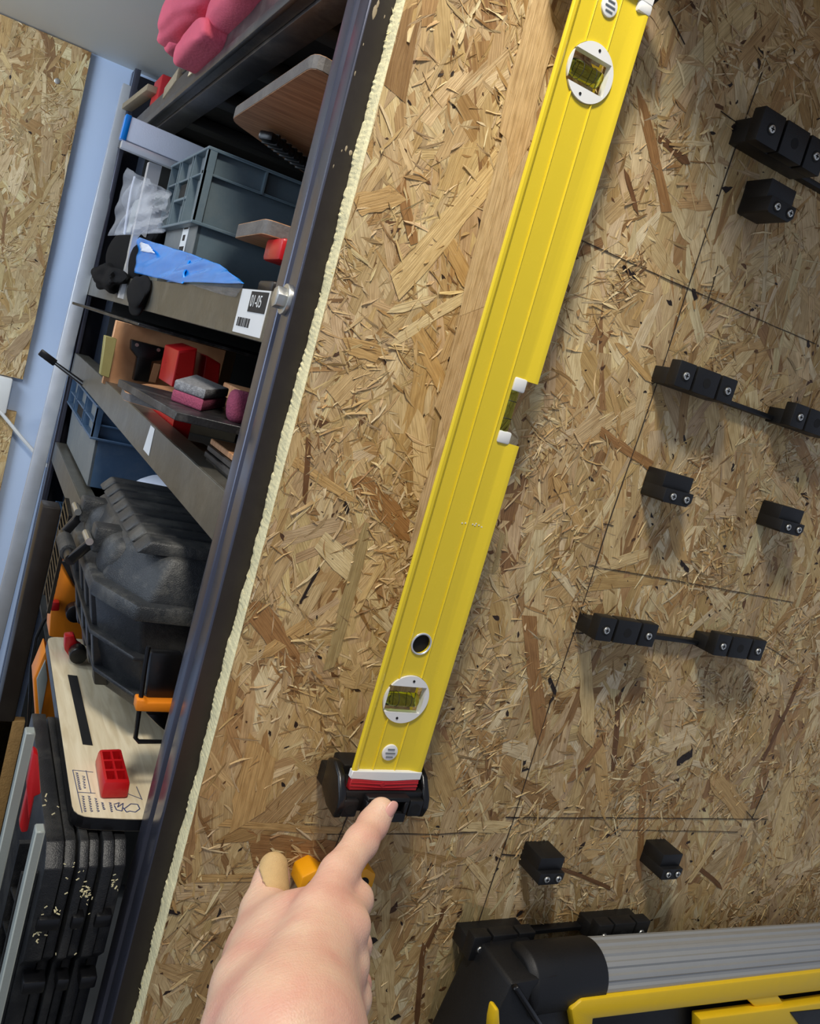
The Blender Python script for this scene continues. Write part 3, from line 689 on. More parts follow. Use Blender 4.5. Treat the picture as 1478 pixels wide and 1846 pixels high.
pix_prism([(278, 655), (290, 657), (280, 690), (268, 688)], k0 - 0.001, 0.004).build('bracket_slot', M_ply, vb)
for q in ((247, 622), (286, 631)):
    pp = at(*q, Y=k0 - 0.002); MB().cyl(pp, pp + Vector((0, 0.004, 0)), 0.003, 10).build('screw', M_screw, vb)
q = at(190, 680, Y=y_ - 0.03)
ob = tag(pix_prism([(190, 605), (211, 611), (197, 682), (181, 676)], y_ - 0.035, 0.022).build('olive_block', M_olive, bevel=0.001, seg=1), 'narrow olive block leaning on the upright orange board', 'block')
zp = -0.1425
pl = board('plywood_offcut', 'plywood offcut with dark edge under the upright orange board', [(at(163, 668, Z=zp + .01).x, at(163, 668, Z=zp + .01).y), (at(185, 700, Z=zp).x, at(185, 700, Z=zp).y), (0.42, 0.70), (0.42, 0.885)], zp, 0.011, M_ply, M_plyedge, 0.01)
MB().box((0.26, 0.72, zs), (0.40, 0.86, zp)).build('spacer', M_greywood, pl)
def crate_red(name, lab, pix, yy, dep, z_):
    t = thing(name, lab, 'box', at(pix[0][0], pix[0][1], Y=yy)); pix_prism(pix, yy, dep).build('box_shell', M_red, t, bevel=0.0015)
    q = [at(x, y, Y=yy - 0.0012) for x, y in pix]; c_ = sum(q, Vector()) / len(q)
    MB().prism([c_ + (v - c_) * 0.86 for v in q], (0, 0.0008, 0)).build('front_face', M_red, t)
    return t
crate_red('red_box', 'glossy red upright plastic box in front of the upright orange board', [(322, 632), (356, 628), (345, 707), (309, 697)], 0.60, 0.10, 0)
crate_red('red_box', 'darker red box at the right, deeper in the shelf shade', [(372, 640), (398, 656), (392, 712), (362, 705)], 0.62, 0.12, 0)
zt = -0.0945
bl2 = board('plywood_offcut', 'pale triangular plywood offcut sticking out under the black film board', [(at(217, 711, Z=zt).x, at(217, 711, Z=zt).y), (at(222, 722, Z=zt).x, at(222, 722, Z=zt).y + .0), (at(300, 745, Z=zt).x, at(300, 745, Z=zt).y), (0.40, 0.50), (0.36, 0.68), (at(262, 704, Z=zt).x, at(262, 704, Z=zt).y)], zt, 0.009, M_ply, M_plyedge, 0.008)
bl2['label'] = 'plywood offcut with pale top sticking out under the black film board'
MB().box((0.240, 0.46, zs), (0.262, 0.62, zt)).build('spacer', M_red, bl2)
zk = zt + 0.0092
c1, c2, c3 = at(214, 683, Z=zk + .008), at(318, 742, Z=zk + .008), at(445, 762, Z=zk + .008)
blk = tag(MB().prism([(c1.x, c1.y, zk), (c2.x, c2.y, zk), (0.50, c2.y - 0.01, zk), (0.50, c1.y, zk)], (0, 0, 0.008)).build('black_film_board', M_blkboard, bevel=0.0008, seg=1),
          'scuffed black film board carrying the grey and pink foam piece', 'board')
f = thing('foam_offcut', 'small foam piece, speckled grey on top and pink below, on the black board', 'foam', (c2.x + .03, c2.y + .03, zk + 0.008))
fx0, fy0 = at(312, 735, Z=zk + .008).x, at(375, 752, Z=zk + .008).y
zf = zk + 0.0082
fq = [at(307, 722, Z=zf), at(362, 742, Z=zf), at(405, 735, Z=zf), at(345, 706, Z=zf)]
MB().prism(fq, (0, 0, 0.012)).build('pink_layer', M_foampink, f, bevel=0.002)
MB().prism([v + Vector((0, 0, 0.012)) for v in fq], (0, 0, 0.010)).build('grey_layer', M_foamgrey, f, bevel=0.002)
p = at(440, 728, X=0.235)
tag(MB().blob((0.236, p.y + .015, zf + 0.0155), (0.012, 0.014, 0.0160), 3, 0.05, 3, 0.7).build('pink_foam_block', M_foampink, smooth=True), 'dusty pink foam lump beside the near post', 'foam')
tag(MB().box((0.30, 0.42, zf), (0.40, 0.50, zf + 0.018)).build('wooden_offcut', M_ply, bevel=0.002), 'little wooden offcut behind the foam piece', 'block')
# things low on the middle deck
sb = thing('board_stack', 'stack of thin black-edged plywood pieces beside the near post, low on the deck', 'boards', (0.24, 0.2, zs))
for k in range(9):
    o_ = 0.002 * ((k * 7) % 3)
    MB().box((0.226 + o_, 0.13, zs + 0.0065 * k), (0.32, 0.235 + o_, zs + 0.0065 * k + 0.006)).build('board', M_blkboard if k < 8 else M_ply, sb, bevel=0.0008, seg=1)
tag(MB().box((0.235, 0.26, zs), (0.30, 0.52, zs + 0.014)).build('grey_batten', M_greywood, bevel=0.002), 'weathered grey wooden batten lying on the middle deck behind the steel beam', 'batten')
tag(MB().box((0.226, 0.56, zs), (0.236, 0.86, zs + 0.012)).build('steel_strip', M_alu, bevel=0.001), 'bright steel strip lying along the beam of the middle deck', 'strip')
# white scuffed sticker on the beam
q = [at(272, 765, X=BX - .0005), at(280, 768, X=BX - .0005), at(268, 822, X=BX - .0005), at(258, 810, X=BX - .0005)]
q = [Vector((BX - .0005, v.y, min(max(v.z, -0.168), -0.128))) for v in q]
MB().prism(q, (0.0003, 0, 0)).build('torn_sticker', M_paper, rack)
# black rod sticking out at the far left
r0, r1, r2 = at(72, 634, Y=1.18), at(100, 655, Y=1.18), at(190, 722, Y=1.12)
rod = thing('black_rod', 'thin black rod with a flat tip poking out left above the navy tote', 'rod', r1)
MB().tube([r1, r2], [0.0035, 0.006], 10).build('shaft', M_blackg, rod, smooth=True)
MB().bar(r0, r1, 0.008, 0.014).build('tip', M_blackg, rod, bevel=0.002)

# lower shelf: white sack, loose sheets
sk = thing('white_sack', 'white sack with partly hidden black letters behind the ribbed case', 'sack', (0.33, 0.80, -0.363))
mb = MB().blob((0.36, 0.79, -0.305), (0.075, 0.09, 0.054), 4, 0.06, 6, 0.75); mb.build('sack_body', M_whitefilm, sk, smooth=True)
pp = at(254, 858, Y=0.694)
text_obj('FAL', 'sack_lettering', M_ink, sk, (pp.x, 0.6945, -0.300), (1, 0, 0), (0, 0, 1), 0.028)

# ------------------------------------------------------------------ rugged black case
case = thing('rugged_case', 'large dusty black rugged case with ribbed lid and folding side handle', 'case', (0.36, 0.34, -0.415))
cx0, cx1, cy0, cy1, cz0, czs, cz1 = 0.153, 0.66, 0.180, 0.540, -0.396, -0.286, -0.212
def rbox(x0, y0, z0, x1, y1, z1, ch, tz0=0.0, tz1=0.0):
    """box with chamfered vertical corners, inset by tz0 at the bottom and tz1 at the top"""
    def ring(ins, z):
        a0, b0, a1, b1 = x0 + ins, y0 + ins, x1 - ins, y1 - ins
        c2 = ch * 1.9
        return [(a0 + ch, b0, z), (a1 - ch, b0, z), (a1, b0 + c2, z), (a1, b1 - c2, z), (a1 - ch, b1, z), (a0 + ch, b1, z), (a0, b1 - c2, z), (a0, b0 + c2, z)]
    mb = MB(); A = [mb.bm.verts.new(p) for p in ring(tz0, z0)]; B = [mb.bm.verts.new(p) for p in ring(tz1, z1)]
    mb.bm.faces.new(A[::-1]); mb.bm.faces.new(B)
    for i in range(8): mb.bm.faces.new([A[i], A[(i + 1) % 8], B[(i + 1) % 8], B[i]])
    return mb
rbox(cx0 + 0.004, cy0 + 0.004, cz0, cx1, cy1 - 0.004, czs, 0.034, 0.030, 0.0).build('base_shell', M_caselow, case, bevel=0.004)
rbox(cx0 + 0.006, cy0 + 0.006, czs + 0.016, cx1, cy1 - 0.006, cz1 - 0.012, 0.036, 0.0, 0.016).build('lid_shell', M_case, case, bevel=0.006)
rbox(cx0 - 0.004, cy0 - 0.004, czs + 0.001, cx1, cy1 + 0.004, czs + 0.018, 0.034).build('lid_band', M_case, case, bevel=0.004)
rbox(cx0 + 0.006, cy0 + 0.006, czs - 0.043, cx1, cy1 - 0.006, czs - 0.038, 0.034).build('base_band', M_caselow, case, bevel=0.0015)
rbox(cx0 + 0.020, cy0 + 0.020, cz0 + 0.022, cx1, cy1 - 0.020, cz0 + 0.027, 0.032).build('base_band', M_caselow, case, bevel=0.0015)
n = 8; yA, yB = cy0 + 0.028, cy1 - 0.03
for k in range(n):
    ya = yA + (yB - yA) * k / n; yc = yA + (yB - yA) * (k + 1) / n - 0.006
    mb = MB(); mb.prism([(cx0 + 0.024, ya, cz1 - 0.014), (cx0 + 0.036, ya, cz1), (cx1 - .03, ya, cz1), (cx1 - .03, ya, cz1 - 0.014)], (0, yc - ya, 0)); mb.build('lid_rib', M_case, case, bevel=0.003)
for yy in (cy0 + 0.085, cy0 + 0.14, cy1 - 0.17, cy1 - 0.10):
    MB().prism([(cx0 + 0.001, yy, czs - 0.004), (cx0 + 0.026, yy, cz0 + 0.004), (cx0 + 0.05, yy, cz0 + 0.004), (cx0 + 0.05, yy, czs - 0.004)], (0, 0.020, 0)).build('side_rib', M_caselow, case, bevel=0.002)
for yy in (cy0 + 0.085, cy1 - 0.14):   # bulged lid shoulders
    MB().blob((cx0 + 0.036, yy + 0.02, czs + 0.032), (0.033, 0.034, 0.028), 3, 0.0, 2, 0.7).build('lid_shoulder', M_case, case, smooth=True)
# folding handle
hy0, hy1 = 0.30, 0.42; hz = -0.246; hx = cx0 - 0.018
for yy in (hy0, hy1):
    MB().box((cx0 - 0.004, yy - 0.014, hz - 0.008), (cx0 + 0.03, yy + 0.014, hz + 0.020)).build('handle_mount', M_case, case, bevel=0.003)
    MB().bar((cx0 + 0.004, yy, hz + 0.008), (hx, yy + (0.012 if yy == hy0 else -0.012), hz - 0.026), 0.010, 0.009, up=(0, 1, 0)).build('handle_arm', M_blackg, case, bevel=0.002)
    MB().cyl((cx0 - .008, yy - 0.017, hz + 0.004), (cx0 - .008, yy + 0.017, hz + 0.004), 0.004, 12).build('handle_pin', M_screw, case)
MB().tube([(hx, hy0 + 0.01, hz - 0.026), (hx, hy1 - 0.01, hz - 0.026)], 0.006, 12).build('handle_bar', M_blackg, case, smooth=True)
n = 14; mb = MB()
for k in range(n):
    y_k = hy0 + 0.035 + (hy1 - hy0 - 0.07) * k / n; mb.cyl((hx, y_k, hz - .026), (hx, y_k + 0.0065, hz - .026), 0.0092, 14)
mb.build('handle_grip', M_case, case, bevel=0.001)
# latches on near side
MB().box((0.26, 0.26, -0.4292), (0.56, 0.46, cz0)).build('foot_block', M_caselow, case)
for xx in (cx0 + 0.085, cx0 + 0.24):
    MB().box((xx, cy0 - 0.012, czs - 0.022), (xx + 0.055, cy0 + 0.006, czs + 0.034)).build('latch', M_blackg, case, bevel=0.004)
    MB().box((xx + 0.006, cy0 - 0.015, czs - 0.012), (xx + 0.049, cy0 - 0.010, czs - 0.006)).build('latch_slot', M_case, case, bevel=0.001)
for k, zz in enumerate((-0.345, -0.362, -0.38)):
    MB().box((cx0 + 0.075, cy0 + 0.006, zz), (cx1 - 0.02, cy0 + 0.03, zz + 0.005)).build('side_groove_bar', M_caselow, case, bevel=0.0015)

# louvred grille strip standing left of the case
gr = thing('black_louvre_panel', 'narrow black slotted panel standing just left of the rugged case', 'panel', (0.148, 0.52, -0.40))
g0 = at(150, 930, X=0.166); g1 = at(128, 1190, X=0.166)
zlo, zhi, ya, yb_ = -0.39, -0.262, 0.462, 0.535
MB().box((0.144, ya, zlo), (0.148, ya + 0.006, zhi)).build('frame_bar', M_blackg, gr); MB().box((0.144, yb_ - .006, zlo), (0.148, yb_, zhi)).build('frame_bar', M_blackg, gr)
for k in range(13):
    z_ = zlo + 0.004 + k * (zhi - zlo - 0.008) / 12
    MB().prism([(0.144, ya + .006, z_), (0.144, yb_ - .006, z_ + 0.006), (0.144, yb_ - .006, z_ + 0.010), (0.144, ya + .006, z_ + 0.004)], (0.005, 0, 0)).build('slat', M_blackg, gr)

# ------------------------------------------------------------------ pale board, red block and things beneath
zb = -0.4415; th = 0.012
q = [at(84, 1146, Z=zb + th), at(112, 1340, Z=zb + th), at(132, 1472, Z=zb + th), at(246, 1478, Z=zb + th)]
bt_ = board('white_plywood_board', 'pale plywood board with black slot and stamped print under the red block', [(q[0].x, q[0].y), (q[2].x, q[2].y), (q[3].x, q[3].y), (0.42, q[3].y + 0.01), (0.42, q[0].y)], zb, th, M_plypale, M_blackg, 0.016)
MB().prism([at(x, y, Z=zb + th + .0002) for x, y in ((122, 1217), (139, 1219), (167, 1344), (149, 1342))], (0, 0, 0.0006)).build('slot', M_ink, bt_)
zi = zb + th + 0.0002
mb = MB()
def ink(mb, pix, w=0.0006):
    P_ = [at(x, y, Z=zi) for x, y in pix]
    for a_, b_ in zip(P_, P_[1:]): mb.bar(a_, b_, w, 0.0003)
ink(mb, [(131, 1388), (148, 1465)]); ink(mb, [(140, 1428), (172, 1430)]); ink(mb, [(155, 1389), (164, 1430)]); ink(mb, [(131, 1388), (168, 1392)]); ink(mb, [(228, 1430), (254, 1440)]); ink(mb, [(246, 1418), (256, 1442)])
ink(mb, [(205, 1450), (215, 1447), (212, 1455), (222, 1448), (220, 1462), (210, 1460), (206, 1452)], 0.0009)
ink(mb, [(224, 1458), (236, 1449), (248, 1450), (252, 1458), (244, 1464), (234, 1462), (228, 1464), (222, 1456)], 0.0009)
gg = random.Random(5)
for (x0_, y0_, x1_, y1_, n_) in ((136, 1392, 146, 1424, 9), (148, 1398, 152, 1422, 5), (147, 1434, 154, 1464, 7), (158, 1434, 166, 1464, 7), (170, 1438, 178, 1464, 6), (182, 1446, 188, 1460, 4), (196, 1446, 202, 1464, 5)):
    for k in range(n_):
        s = (k + 0.2) / n_; s2 = s + 0.55 / n_; xx = x0_ + (x1_ - x0_) * s * 0.6
        ink(mb, [(xx, y0_ + (y1_ - y0_) * s), (xx + gg.uniform(3, 5), y0_ + (y1_ - y0_) * s + 1), (xx + 4, y0_ + (y1_ - y0_) * s2), (xx + 1, y0_ + (y1_ - y0_) * s2)], 0.0006)
mb.build('stamped_print', M_blueink, bt_)
# red block with pockets
rb = thing('red_pocket_block', 'red plastic block with six pockets lying on the pale plywood board', 'block', at(200, 1440, Z=zb + th))
zr = zb + th + 0.0004
R4 = [at(180, 1441, Z=zr), at(231, 1440, Z=zr), at(214, 1373, Z=zr), at(170, 1375, Z=zr)]
hr = 0.016
c_ = sum(R4, Vector()) / 4
top = [c_ + (v - c_) * 0.94 + Vector((0, 0, hr)) for v in R4]
mb = MB(); mb.hexa([*R4, *top]); body = mb.build('block_body', M_red, rb, bevel=0.003)
body.parent = None
cut = []
for i in range(3):
    for j in range(2):
        def L(u, v, dz): a_ = top[0].lerp(top[1], u); b_ = top[3].lerp(top[2], u); return a_.lerp(b_, v) + Vector((0, 0, dz))
        u0, u1 = 0.12 + j * 0.42, 0.46 + j * 0.42; v0, v1 = 0.08 + i * 0.29, 0.32 + i * 0.29
        cb = MB(); cb.hexa([L(u0, v0, -0.013), L(u1, v0, -0.013), L(u1, v1, -0.013), L(u0, v1, -0.013), L(u0, v0, 0.002), L(u1, v0, 0.002), L(u1, v1, 0.002), L(u0, v1, 0.002)])
        cut.append(cb.build('cutter', None))
boolean(body, cut); body.parent = rb; body.matrix_parent_inverse = Matrix.Translation(rb.location).inverted()

# wire bail and orange clip by the post
wl = thing('wire_bail_clamp', 'black wire loop with an orange clip in front of the case, beside the near post', 'clamp', at(280, 1330, X=0.2))
yq = 0.112
P = [at(x, y, Y=yq) for x, y in ((268, 1165), (262, 1200), (244, 1330), (250, 1337), (330, 1337), (345, 1250))]
MB().tube(P, 0.0022, 8).build('wire_loop', M_blackg, wl, smooth=True)
pix_prism([(247, 1262), (262, 1262), (266, 1267), (330, 1268), (330, 1286), (262, 1284), (244, 1283)], yq - 0.006, 0.014).build('orange_clip', M_orange, wl, bevel=0.002)
pix_prism([(272, 1176), (330, 1180), (325, 1262), (262, 1260)], yq + 0.004, 0.012).build('clamp_body', M_blackg, wl, bevel=0.003)
pix_prism([(262, 1287), (310, 1290), (300, 1322), (285, 1310)], yq + 0.006, 0.01).build('clamp_jaw', M_blackg, wl, bevel=0.003)

# black organiser cases standing on edge beneath the board
zt_ = zb - 0.0006
xs = [0.128, 0.144, 0.155, 0.164, 0.174, 0.185, 0.197]
orgs = [('leftmost of the black organiser cases standing on edge, with diagonal ribs on its side', 0, 2), ('middle black organiser case standing on edge under the pale board', 2, 4), ('black organiser case on edge closest to the near post', 4, 6)]
yn = 0.045; yf = 0.295
for lb, i0, i1 in orgs:
    x0_, x1_ = xs[i0], xs[i1] - 0.0008
    t = thing('organiser_case', lb, 'case', ((x0_ + x1_) / 2, yn, -0.95), 'organiser cases on edge')
    for j in range(i0, i1):
        xa, xb = xs[j] + 0.0004, xs[j + 1] - (0.0012 if j + 1 < i1 else 0.0016)
        stp = 0.010 if (j - i0) % 2 == 0 else 0.0
        yn2 = yn + (0.006 if (j % 2) else 0.0)
        zz = zt_ - (0.003 if j % 2 else 0.0)
        poly = [(xa, yf, zz), (xa, yn2 + 0.018, zz), (xa, yn2, zz - 0.014), (xa, yn2 - 0.0, zz - 0.10), (xa, yn2 + 0.014, zz - 0.115), (xa, yn2 + 0.018, -0.95), (xa, yf, -0.95)]
        MB().prism(poly, (xb - xa, 0, 0)).build('shell_half', M_caselow, t, bevel=0.0012)
    for zz in (-0.50, -0.56):
        MB().box((x0_ + 0.004, yn - 0.004, zz - 0.012), (x1_ - 0.004, yn + 0.012, zz)).build('latch', M_blackg, t, bevel=0.002)
    if i0 == 0:
        for k in range(12):
            z_ = -0.50 - k * 0.034
            MB().prism([(x0_ - 0.012, yn + 0.022, z_), (x0_ - 0.012, yn + 0.060, z_ - 0.014), (x0_ - 0.012, yn + 0.060, z_ - 0.017), (x0_ - 0.012, yn + 0.022, z_ - 0.003)], (0.0122, 0, 0)).build('diagonal_rib', M_caselow, t)
        MB().box((x0_ - 0.013, yn + 0.018, -0.95), (x0_, yn + 0.022, zt_ - 0.03)).build('side_rail', M_caselow, t); MB().box((x0_ - 0.013, yn + 0.060, -0.95), (x0_, yn + 0.066, zt_ - 0.03)).build('side_rail', M_caselow, t)
# sawdust crumbs on the near ends
g = random.Random(8); mb = MB()
for (cx_, cy_, n_, s_) in ((155, 1605, 26, 10), (95, 1660, 16, 14), (66, 1690, 10, 7), (205, 1590, 9, 8), (128, 1570, 8, 16), (90, 1500, 12, 24), (120, 1720, 4, 40)):
    for k in range(n_):
        q = at(cx_ + g.gauss(0, s_ * .5), cy_ + g.gauss(0, s_), Y=yn - 0.0012 if cy_ > 1550 else yn + .05); r_ = g.uniform(.0004, .0010)
        d_ = Vector((g.uniform(-1, 1), g.uniform(-.3, .3), g.uniform(-1, 1))).normalized() * r_ * 1.6
        mb.bar(q - d_, q + d_, r_, r_ * .6, up=(0, 1, 0.1))
dust = tag(mb.build('sawdust', M_osbedge), 'pale sawdust crumbs caught on the black organiser cases', 'sawdust', kind='stuff')
# grey sheets standing at the far left bottom, with a red latch between them
def slabv(name, lab, p0, p1, w, Y, dep, m, cat='panel'):
    a_ = at(*p0, Y=Y); b_ = at(*p1, Y=Y); a_.x = (a_.x + b_.x) / 2; b_.x = a_.x
    return tag(MB().box((a_.x - w / 2, Y, -1.45), (a_.x + w / 2, Y + dep, a_.z)).build(name, m, bevel=0.001, seg=1), lab, cat)
g1_ = slabv('plastic_sheet', 'grey-green plastic sheet on edge, right one, touching the ribbed organiser case', (64, 1500), (36, 1700), 0.007, 0.008, 0.012, M_greypanel)
g2_ = slabv('plastic_sheet', 'grey-green plastic sheet on edge at the far left, left of the red latch', (54, 1322), (28, 1450), 0.008, 0.09, 0.012, M_greypanel)
rl = thing('red_latch', 'tall narrow red latch between the two grey-green plastic sheets', 'latch', at(58, 1500, Y=0.05))
pix_prism([(60, 1356), (69, 1362), (74, 1432), (62, 1437), (52, 1480), (48, 1420)], 0.050, 0.012).build('latch_tab', M_red, rl, bevel=0.0015)
pix_prism([(50, 1425), (62, 1440), (50, 1500), (38, 1502), (35, 1490)], 0.064, 0.012).build('latch_body', M_red, rl, bevel=0.0015)
tag(MB().box((-0.06, 0.40, -1.45), (0.126, 0.60, -0.62)).build('dark_filler_box', M_black, bevel=0.004), 'large black box added to darken the lower left edge', 'crate')  # added black box, stands in for the darkness behind the sheets

# orange tool box with black insert and red feet further back
og = thing('orange_case', 'orange tool case with black insert, standing behind the pale plywood board', 'case', at(120, 1150, Y=0.62))
pix_prism([(105, 1012), (112, 1010), (133, 1058), (152, 1068), (150, 1160), (100, 1150), (88, 1148), (92, 1090)], 0.60, 0.05).build('case_shell', M_orange, og, bevel=0.003)
pix_prism([(110, 1013), (150, 1012), (150, 1062), (134, 1056)], 0.593, 0.006).build('black_insert', M_blackg, og, bevel=0.001)
pix_prism([(82, 1172), (92, 1190), (104, 1316), (66, 1318), (60, 1225)], 0.58, 0.05).build('case_lower', M_orange, og, bevel=0.003)
pix_prism([(82, 1190), (86, 1225), (72, 1300), (66, 1225)], 0.574, 0.005).build('grey_insert', M_greypanel, og, bevel=0.001)
pix_prism([(92, 1086), (108, 1086), (107, 1102), (91, 1102)], 0.585, 0.014).build('red_foot', M_red, og, bevel=0.002)
pp = at(137, 1108, Y=0.57); MB().cyl(pp, pp + Vector((0, 0.02, 0)), 0.013, 18).build('black_foot', M_blackg, og, bevel=0.002)
fo = thing('red_foot_piece', 'small red plastic foot with black roller under the rugged case', 'foot', at(135, 1180, Y=0.40))
pix_prism([(117, 1148), (134, 1146), (140, 1162), (150, 1168), (126, 1186), (116, 1172)], 0.42, 0.016).build('foot_block', M_red, fo, bevel=0.002)
pp = at(141, 1180, Y=0.405); MB().cyl(pp - Vector((0, .006, 0)), pp + Vector((0, 0.012, 0)), 0.0105, 18).build('roller', M_blackg, fo, bevel=0.002)
P = [at(x, y, Y=0.9) for x, y in ((98, 1100), (80, 1118), (65, 1150), (56, 1200), (54, 1260), (50, 1330))]
tag(MB().tube(P, 0.003, 8).build('black_cable', M_blackg, smooth=True), 'thin black cable curving down left of the orange case', 'cable')
tag(MB().box((0.168, 0.98, -1.45), (0.200, 1.03, -0.38)).build('dark_timber', M_postbrown, bevel=0.003), 'dark upright timber in the shade behind the orange case', 'timber')
tag(MB().box((0.238, 0.72, -1.45), (0.26, 0.9, -0.608)).build('grey_plank', M_greywood, bevel=0.003), 'weathered upright plank behind the orange case', 'plank')
q = at(15, 1380, Y=1.0)
tag(MB().box((q.x - 0.10, 0.98, -1.48), (q.x + 0.010, 1.0, at(20, 1300, Y=0.98).z)).build('osb_offcut', M_osbcore, bevel=0.001), 'strand board offcut standing low at the left edge', 'board')

# ------------------------------------------------------------------ on top of the rack
ZT = 0.3525
def foam(lab, pix, X, r, seed, sq=0.6):
    c_ = at(*pix, X=X); o = MB().blob(c_, r, 4, 0.06, seed, sq).build('pink_foam', M_pink, smooth=True)
    return tag(o, lab, 'foam', 'pink foam pieces on top of the rack'), c_
foam('upper pink foam lump hanging over the top beam near the ceiling', (352, 30), 0.19, (0.036, 0.115, 0.030), 4, 0.5)
foam('lower pink foam lump beneath the bigger one, over the top beam', (366, 88), 0.20, (0.026, 0.095, 0.017), 9, 0.5)
foam('right pink foam lump cut by the top of the picture', (445, 14), 0.215, (0.034, 0.10, 0.024), 14, 0.5)
foam('small pink foam end, lowest, beside the black wedge', (325, 78), 0.19, (0.02, 0.035, 0.016), 21)
q = at(350, 105, X=0.212); tag(MB().box((0.206, q.y, ZT), (0.30, q.y + 0.05, ZT + 0.014)).build('black_wedge', M_blackg, bevel=0.003), 'black block under the pink foam on top of the rack', 'block')
q = at(352, 100, X=0.207); tag(MB().prism([at(348, 108, X=.2065), at(370, 78, X=.2065), at(360, 120, X=.2065), at(338, 138, X=.2065)], (0.01, 0, 0)).build('pale_wood_strip', M_plypale), 'pale wooden strip leaning up beneath the pink foam', 'strip')
q = at(285, 150, X=0.22); tag(MB().box((0.22, q.y - 0.03, ZT), (0.27, q.y + 0.05, q.z + 0.012)).build('dark_red_box', M_redcap, bevel=0.003), 'dark red box on the far top of the rack', 'box')
q = at(245, 180, X=0.208); tag(MB().bar(at(215, 205, X=0.205), at(275, 160, X=0.212), 0.02, 0.012).build('wooden_batten', M_greywood, bevel=0.002), 'short wooden batten poking out at the far top of the rack', 'batten')
tag(MB().box((0.272, 1.08, ZT), (0.36, 1.36, 0.405)).build('cardboard_carton', M_greywood, bevel=0.004), 'low brown carton at the far top corner of the rack', 'box')
tag(MB().box((0.222, 0.86, ZT), (0.30, 0.99, 0.385)).build('black_tool_box', M_blackg, bevel=0.004), 'low black box on top of the rack between foam and carton', 'box')
tag(MB().bar(at(325, 135, X=0.212), at(300, 170, X=0.212), 0.01, 0.02).build('grey_block', M_greywood, bevel=0.002), 'rough grey wood block on the top beam', 'block')

# ------------------------------------------------------------------ spirit level
LX0, LX1 = 0.3275, 0.3940; LW = LX1 - LX0; LY = -0.050; LZ0, LZ1 = -0.309, 0.318
lv = thing('spirit_level', 'long yellow spirit level with three vials hanging upright in a black holder', 'level', ((LX0 + LX1) / 2, -0.03, LZ0))
web = LY + 0.0030
def lp(f): return LX0 + f * LW
prof = [(lp(0.006), LY + .0006), (lp(0.02), LY), (lp(0.055), LY), (lp(0.085), LY + .0012), (lp(0.10), web), (lp(0.286), web), (lp(0.292), web - .0010), (lp(0.300), web - .0014), (lp(0.308), web - .0010), (lp(0.314), web), (lp(0.596), web),
        (lp(0.602), web - .0010), (lp(0.610), web - .0014), (lp(0.618), web - .0010), (lp(0.624), web), (lp(0.82), web), (lp(0.93), LY + .0003), (lp(0.945), LY), (lp(0.985), LY), (lp(1.0), LY + .001), (lp(1.0), LY + .008), (lp(0.80), LY + .011),
        (lp(0.80), LY + .026), (lp(0.40), LY + .026), (lp(0.40), LY + .011), (lp(0.02), LY + .005), (lp(0.0), LY + .002)]
mb = MB(); mb.prism([(x, y, LZ0) for x, y in prof], (0, 0, LZ1 - LZ0))
rail = mb.build('level_body', M_yellow); 
def pcyl(x, z, r, y0=-0.08, y1=0.0, n=56): return MB().cyl((x, y0, z), (x, y1, z), r, n).build('cutter', None)
VX = 0.3590; vials = [(VX, 0.256), (VX, -0.2445)]
cuts = [pcyl(x, z, 0.0212) for x, z in vials] + [pcyl(0.3585, -0.196, 0.0088, n=36)]
# centre notch on the right edge
def rr(x0, x1, z0, z1, r):
    P_ = []
    for cx_, cz_, a0 in ((x0 + r, z0 + r, math.pi), (x0 + r, z1 - r, math.pi / 2)):
        rng_ = [(a0 + math.pi / 2 * k / 6) for k in range(7)] if a0 == math.pi else [(math.pi - math.pi / 2 * k / 6) for k in range(7)]
        if a0 == math.pi: rng_ = [math.pi * 1.5 - math.pi / 2 * k / 6 for k in range(7)]
        P_ += [(cx_ + r * math.cos(t), cz_ + r * math.sin(t)) for t in rng_]
    return [(x1, z0)] + P_ + [(x1, z1)]
nz0, nz1 = -0.0215, 0.0295
cuts.append(MB().prism([(x, -0.08, z) for x, z in rr(0.3725, 0.42, nz0, nz1, 0.010)], (0, 0.1, 0)).build('cutter', None))
boolean(rail, cuts); rail.parent = lv; rail.matrix_parent_inverse = Matrix.Translation(lv.location).inverted()
for i, (x, z) in enumerate(vials):
    ins = MB().cyl((x, LY + .0012, z), (x, LY + .0075, z), 0.0209, 56).build('vial_housing', M_white)
    c1_ = MB().box((x - 0.0185, -0.08, z - 0.0115), (x + 0.0160, 0.0, z + 0.0115)).build('cutter', None)
    boolean(ins, [c1_]); ins.parent = lv; ins.matrix_parent_inverse = Matrix.Translation(lv.location).inverted()
    MB().box((x - 0.0175, LY + 0.0068, z - 0.0112), (x + 0.0155, LY + 0.014, z + 0.0112)).build('vial_block', M_clear, lv)
    MB().cyl((x - 0.0165, LY + 0.0045, z - .001), (x + 0.011, LY + 0.0045, z - .001), 0.0060, 28).build('vial', M_vial, lv, bevel=0.001)
    rg = MB()
    for dx in (-0.0085, 0.0035):
        pts_ = [(x + dx, LY + .0045 + 0.0062 * math.cos(t * math.pi / 12), z - .001 + 0.0062 * math.sin(t * math.pi / 12)) for t in range(24)]
        rg.tube(pts_, 0.00025, 5, closed=True)
    rg.build('vial_ring', M_ink, lv)
    for dz in (-0.0165, 0.0165):
        MB().cyl((x + (0.002 if dz > 0 else -0.004), LY + .0008, z + dz), (x + (0.002 if dz > 0 else -0.004), LY + 0.003, z + dz), 0.0011, 12).build('housing_pin', M_dark, lv)
MB().tube([(0.3585 + 0.0088 * math.cos(t * math.pi / 18), web - .0003, -0.196 + 0.0088 * math.sin(t * math.pi / 18)) for t in range(36)], 0.0009, 8, closed=True).build('hole_ring', M_alu, lv, smooth=True)
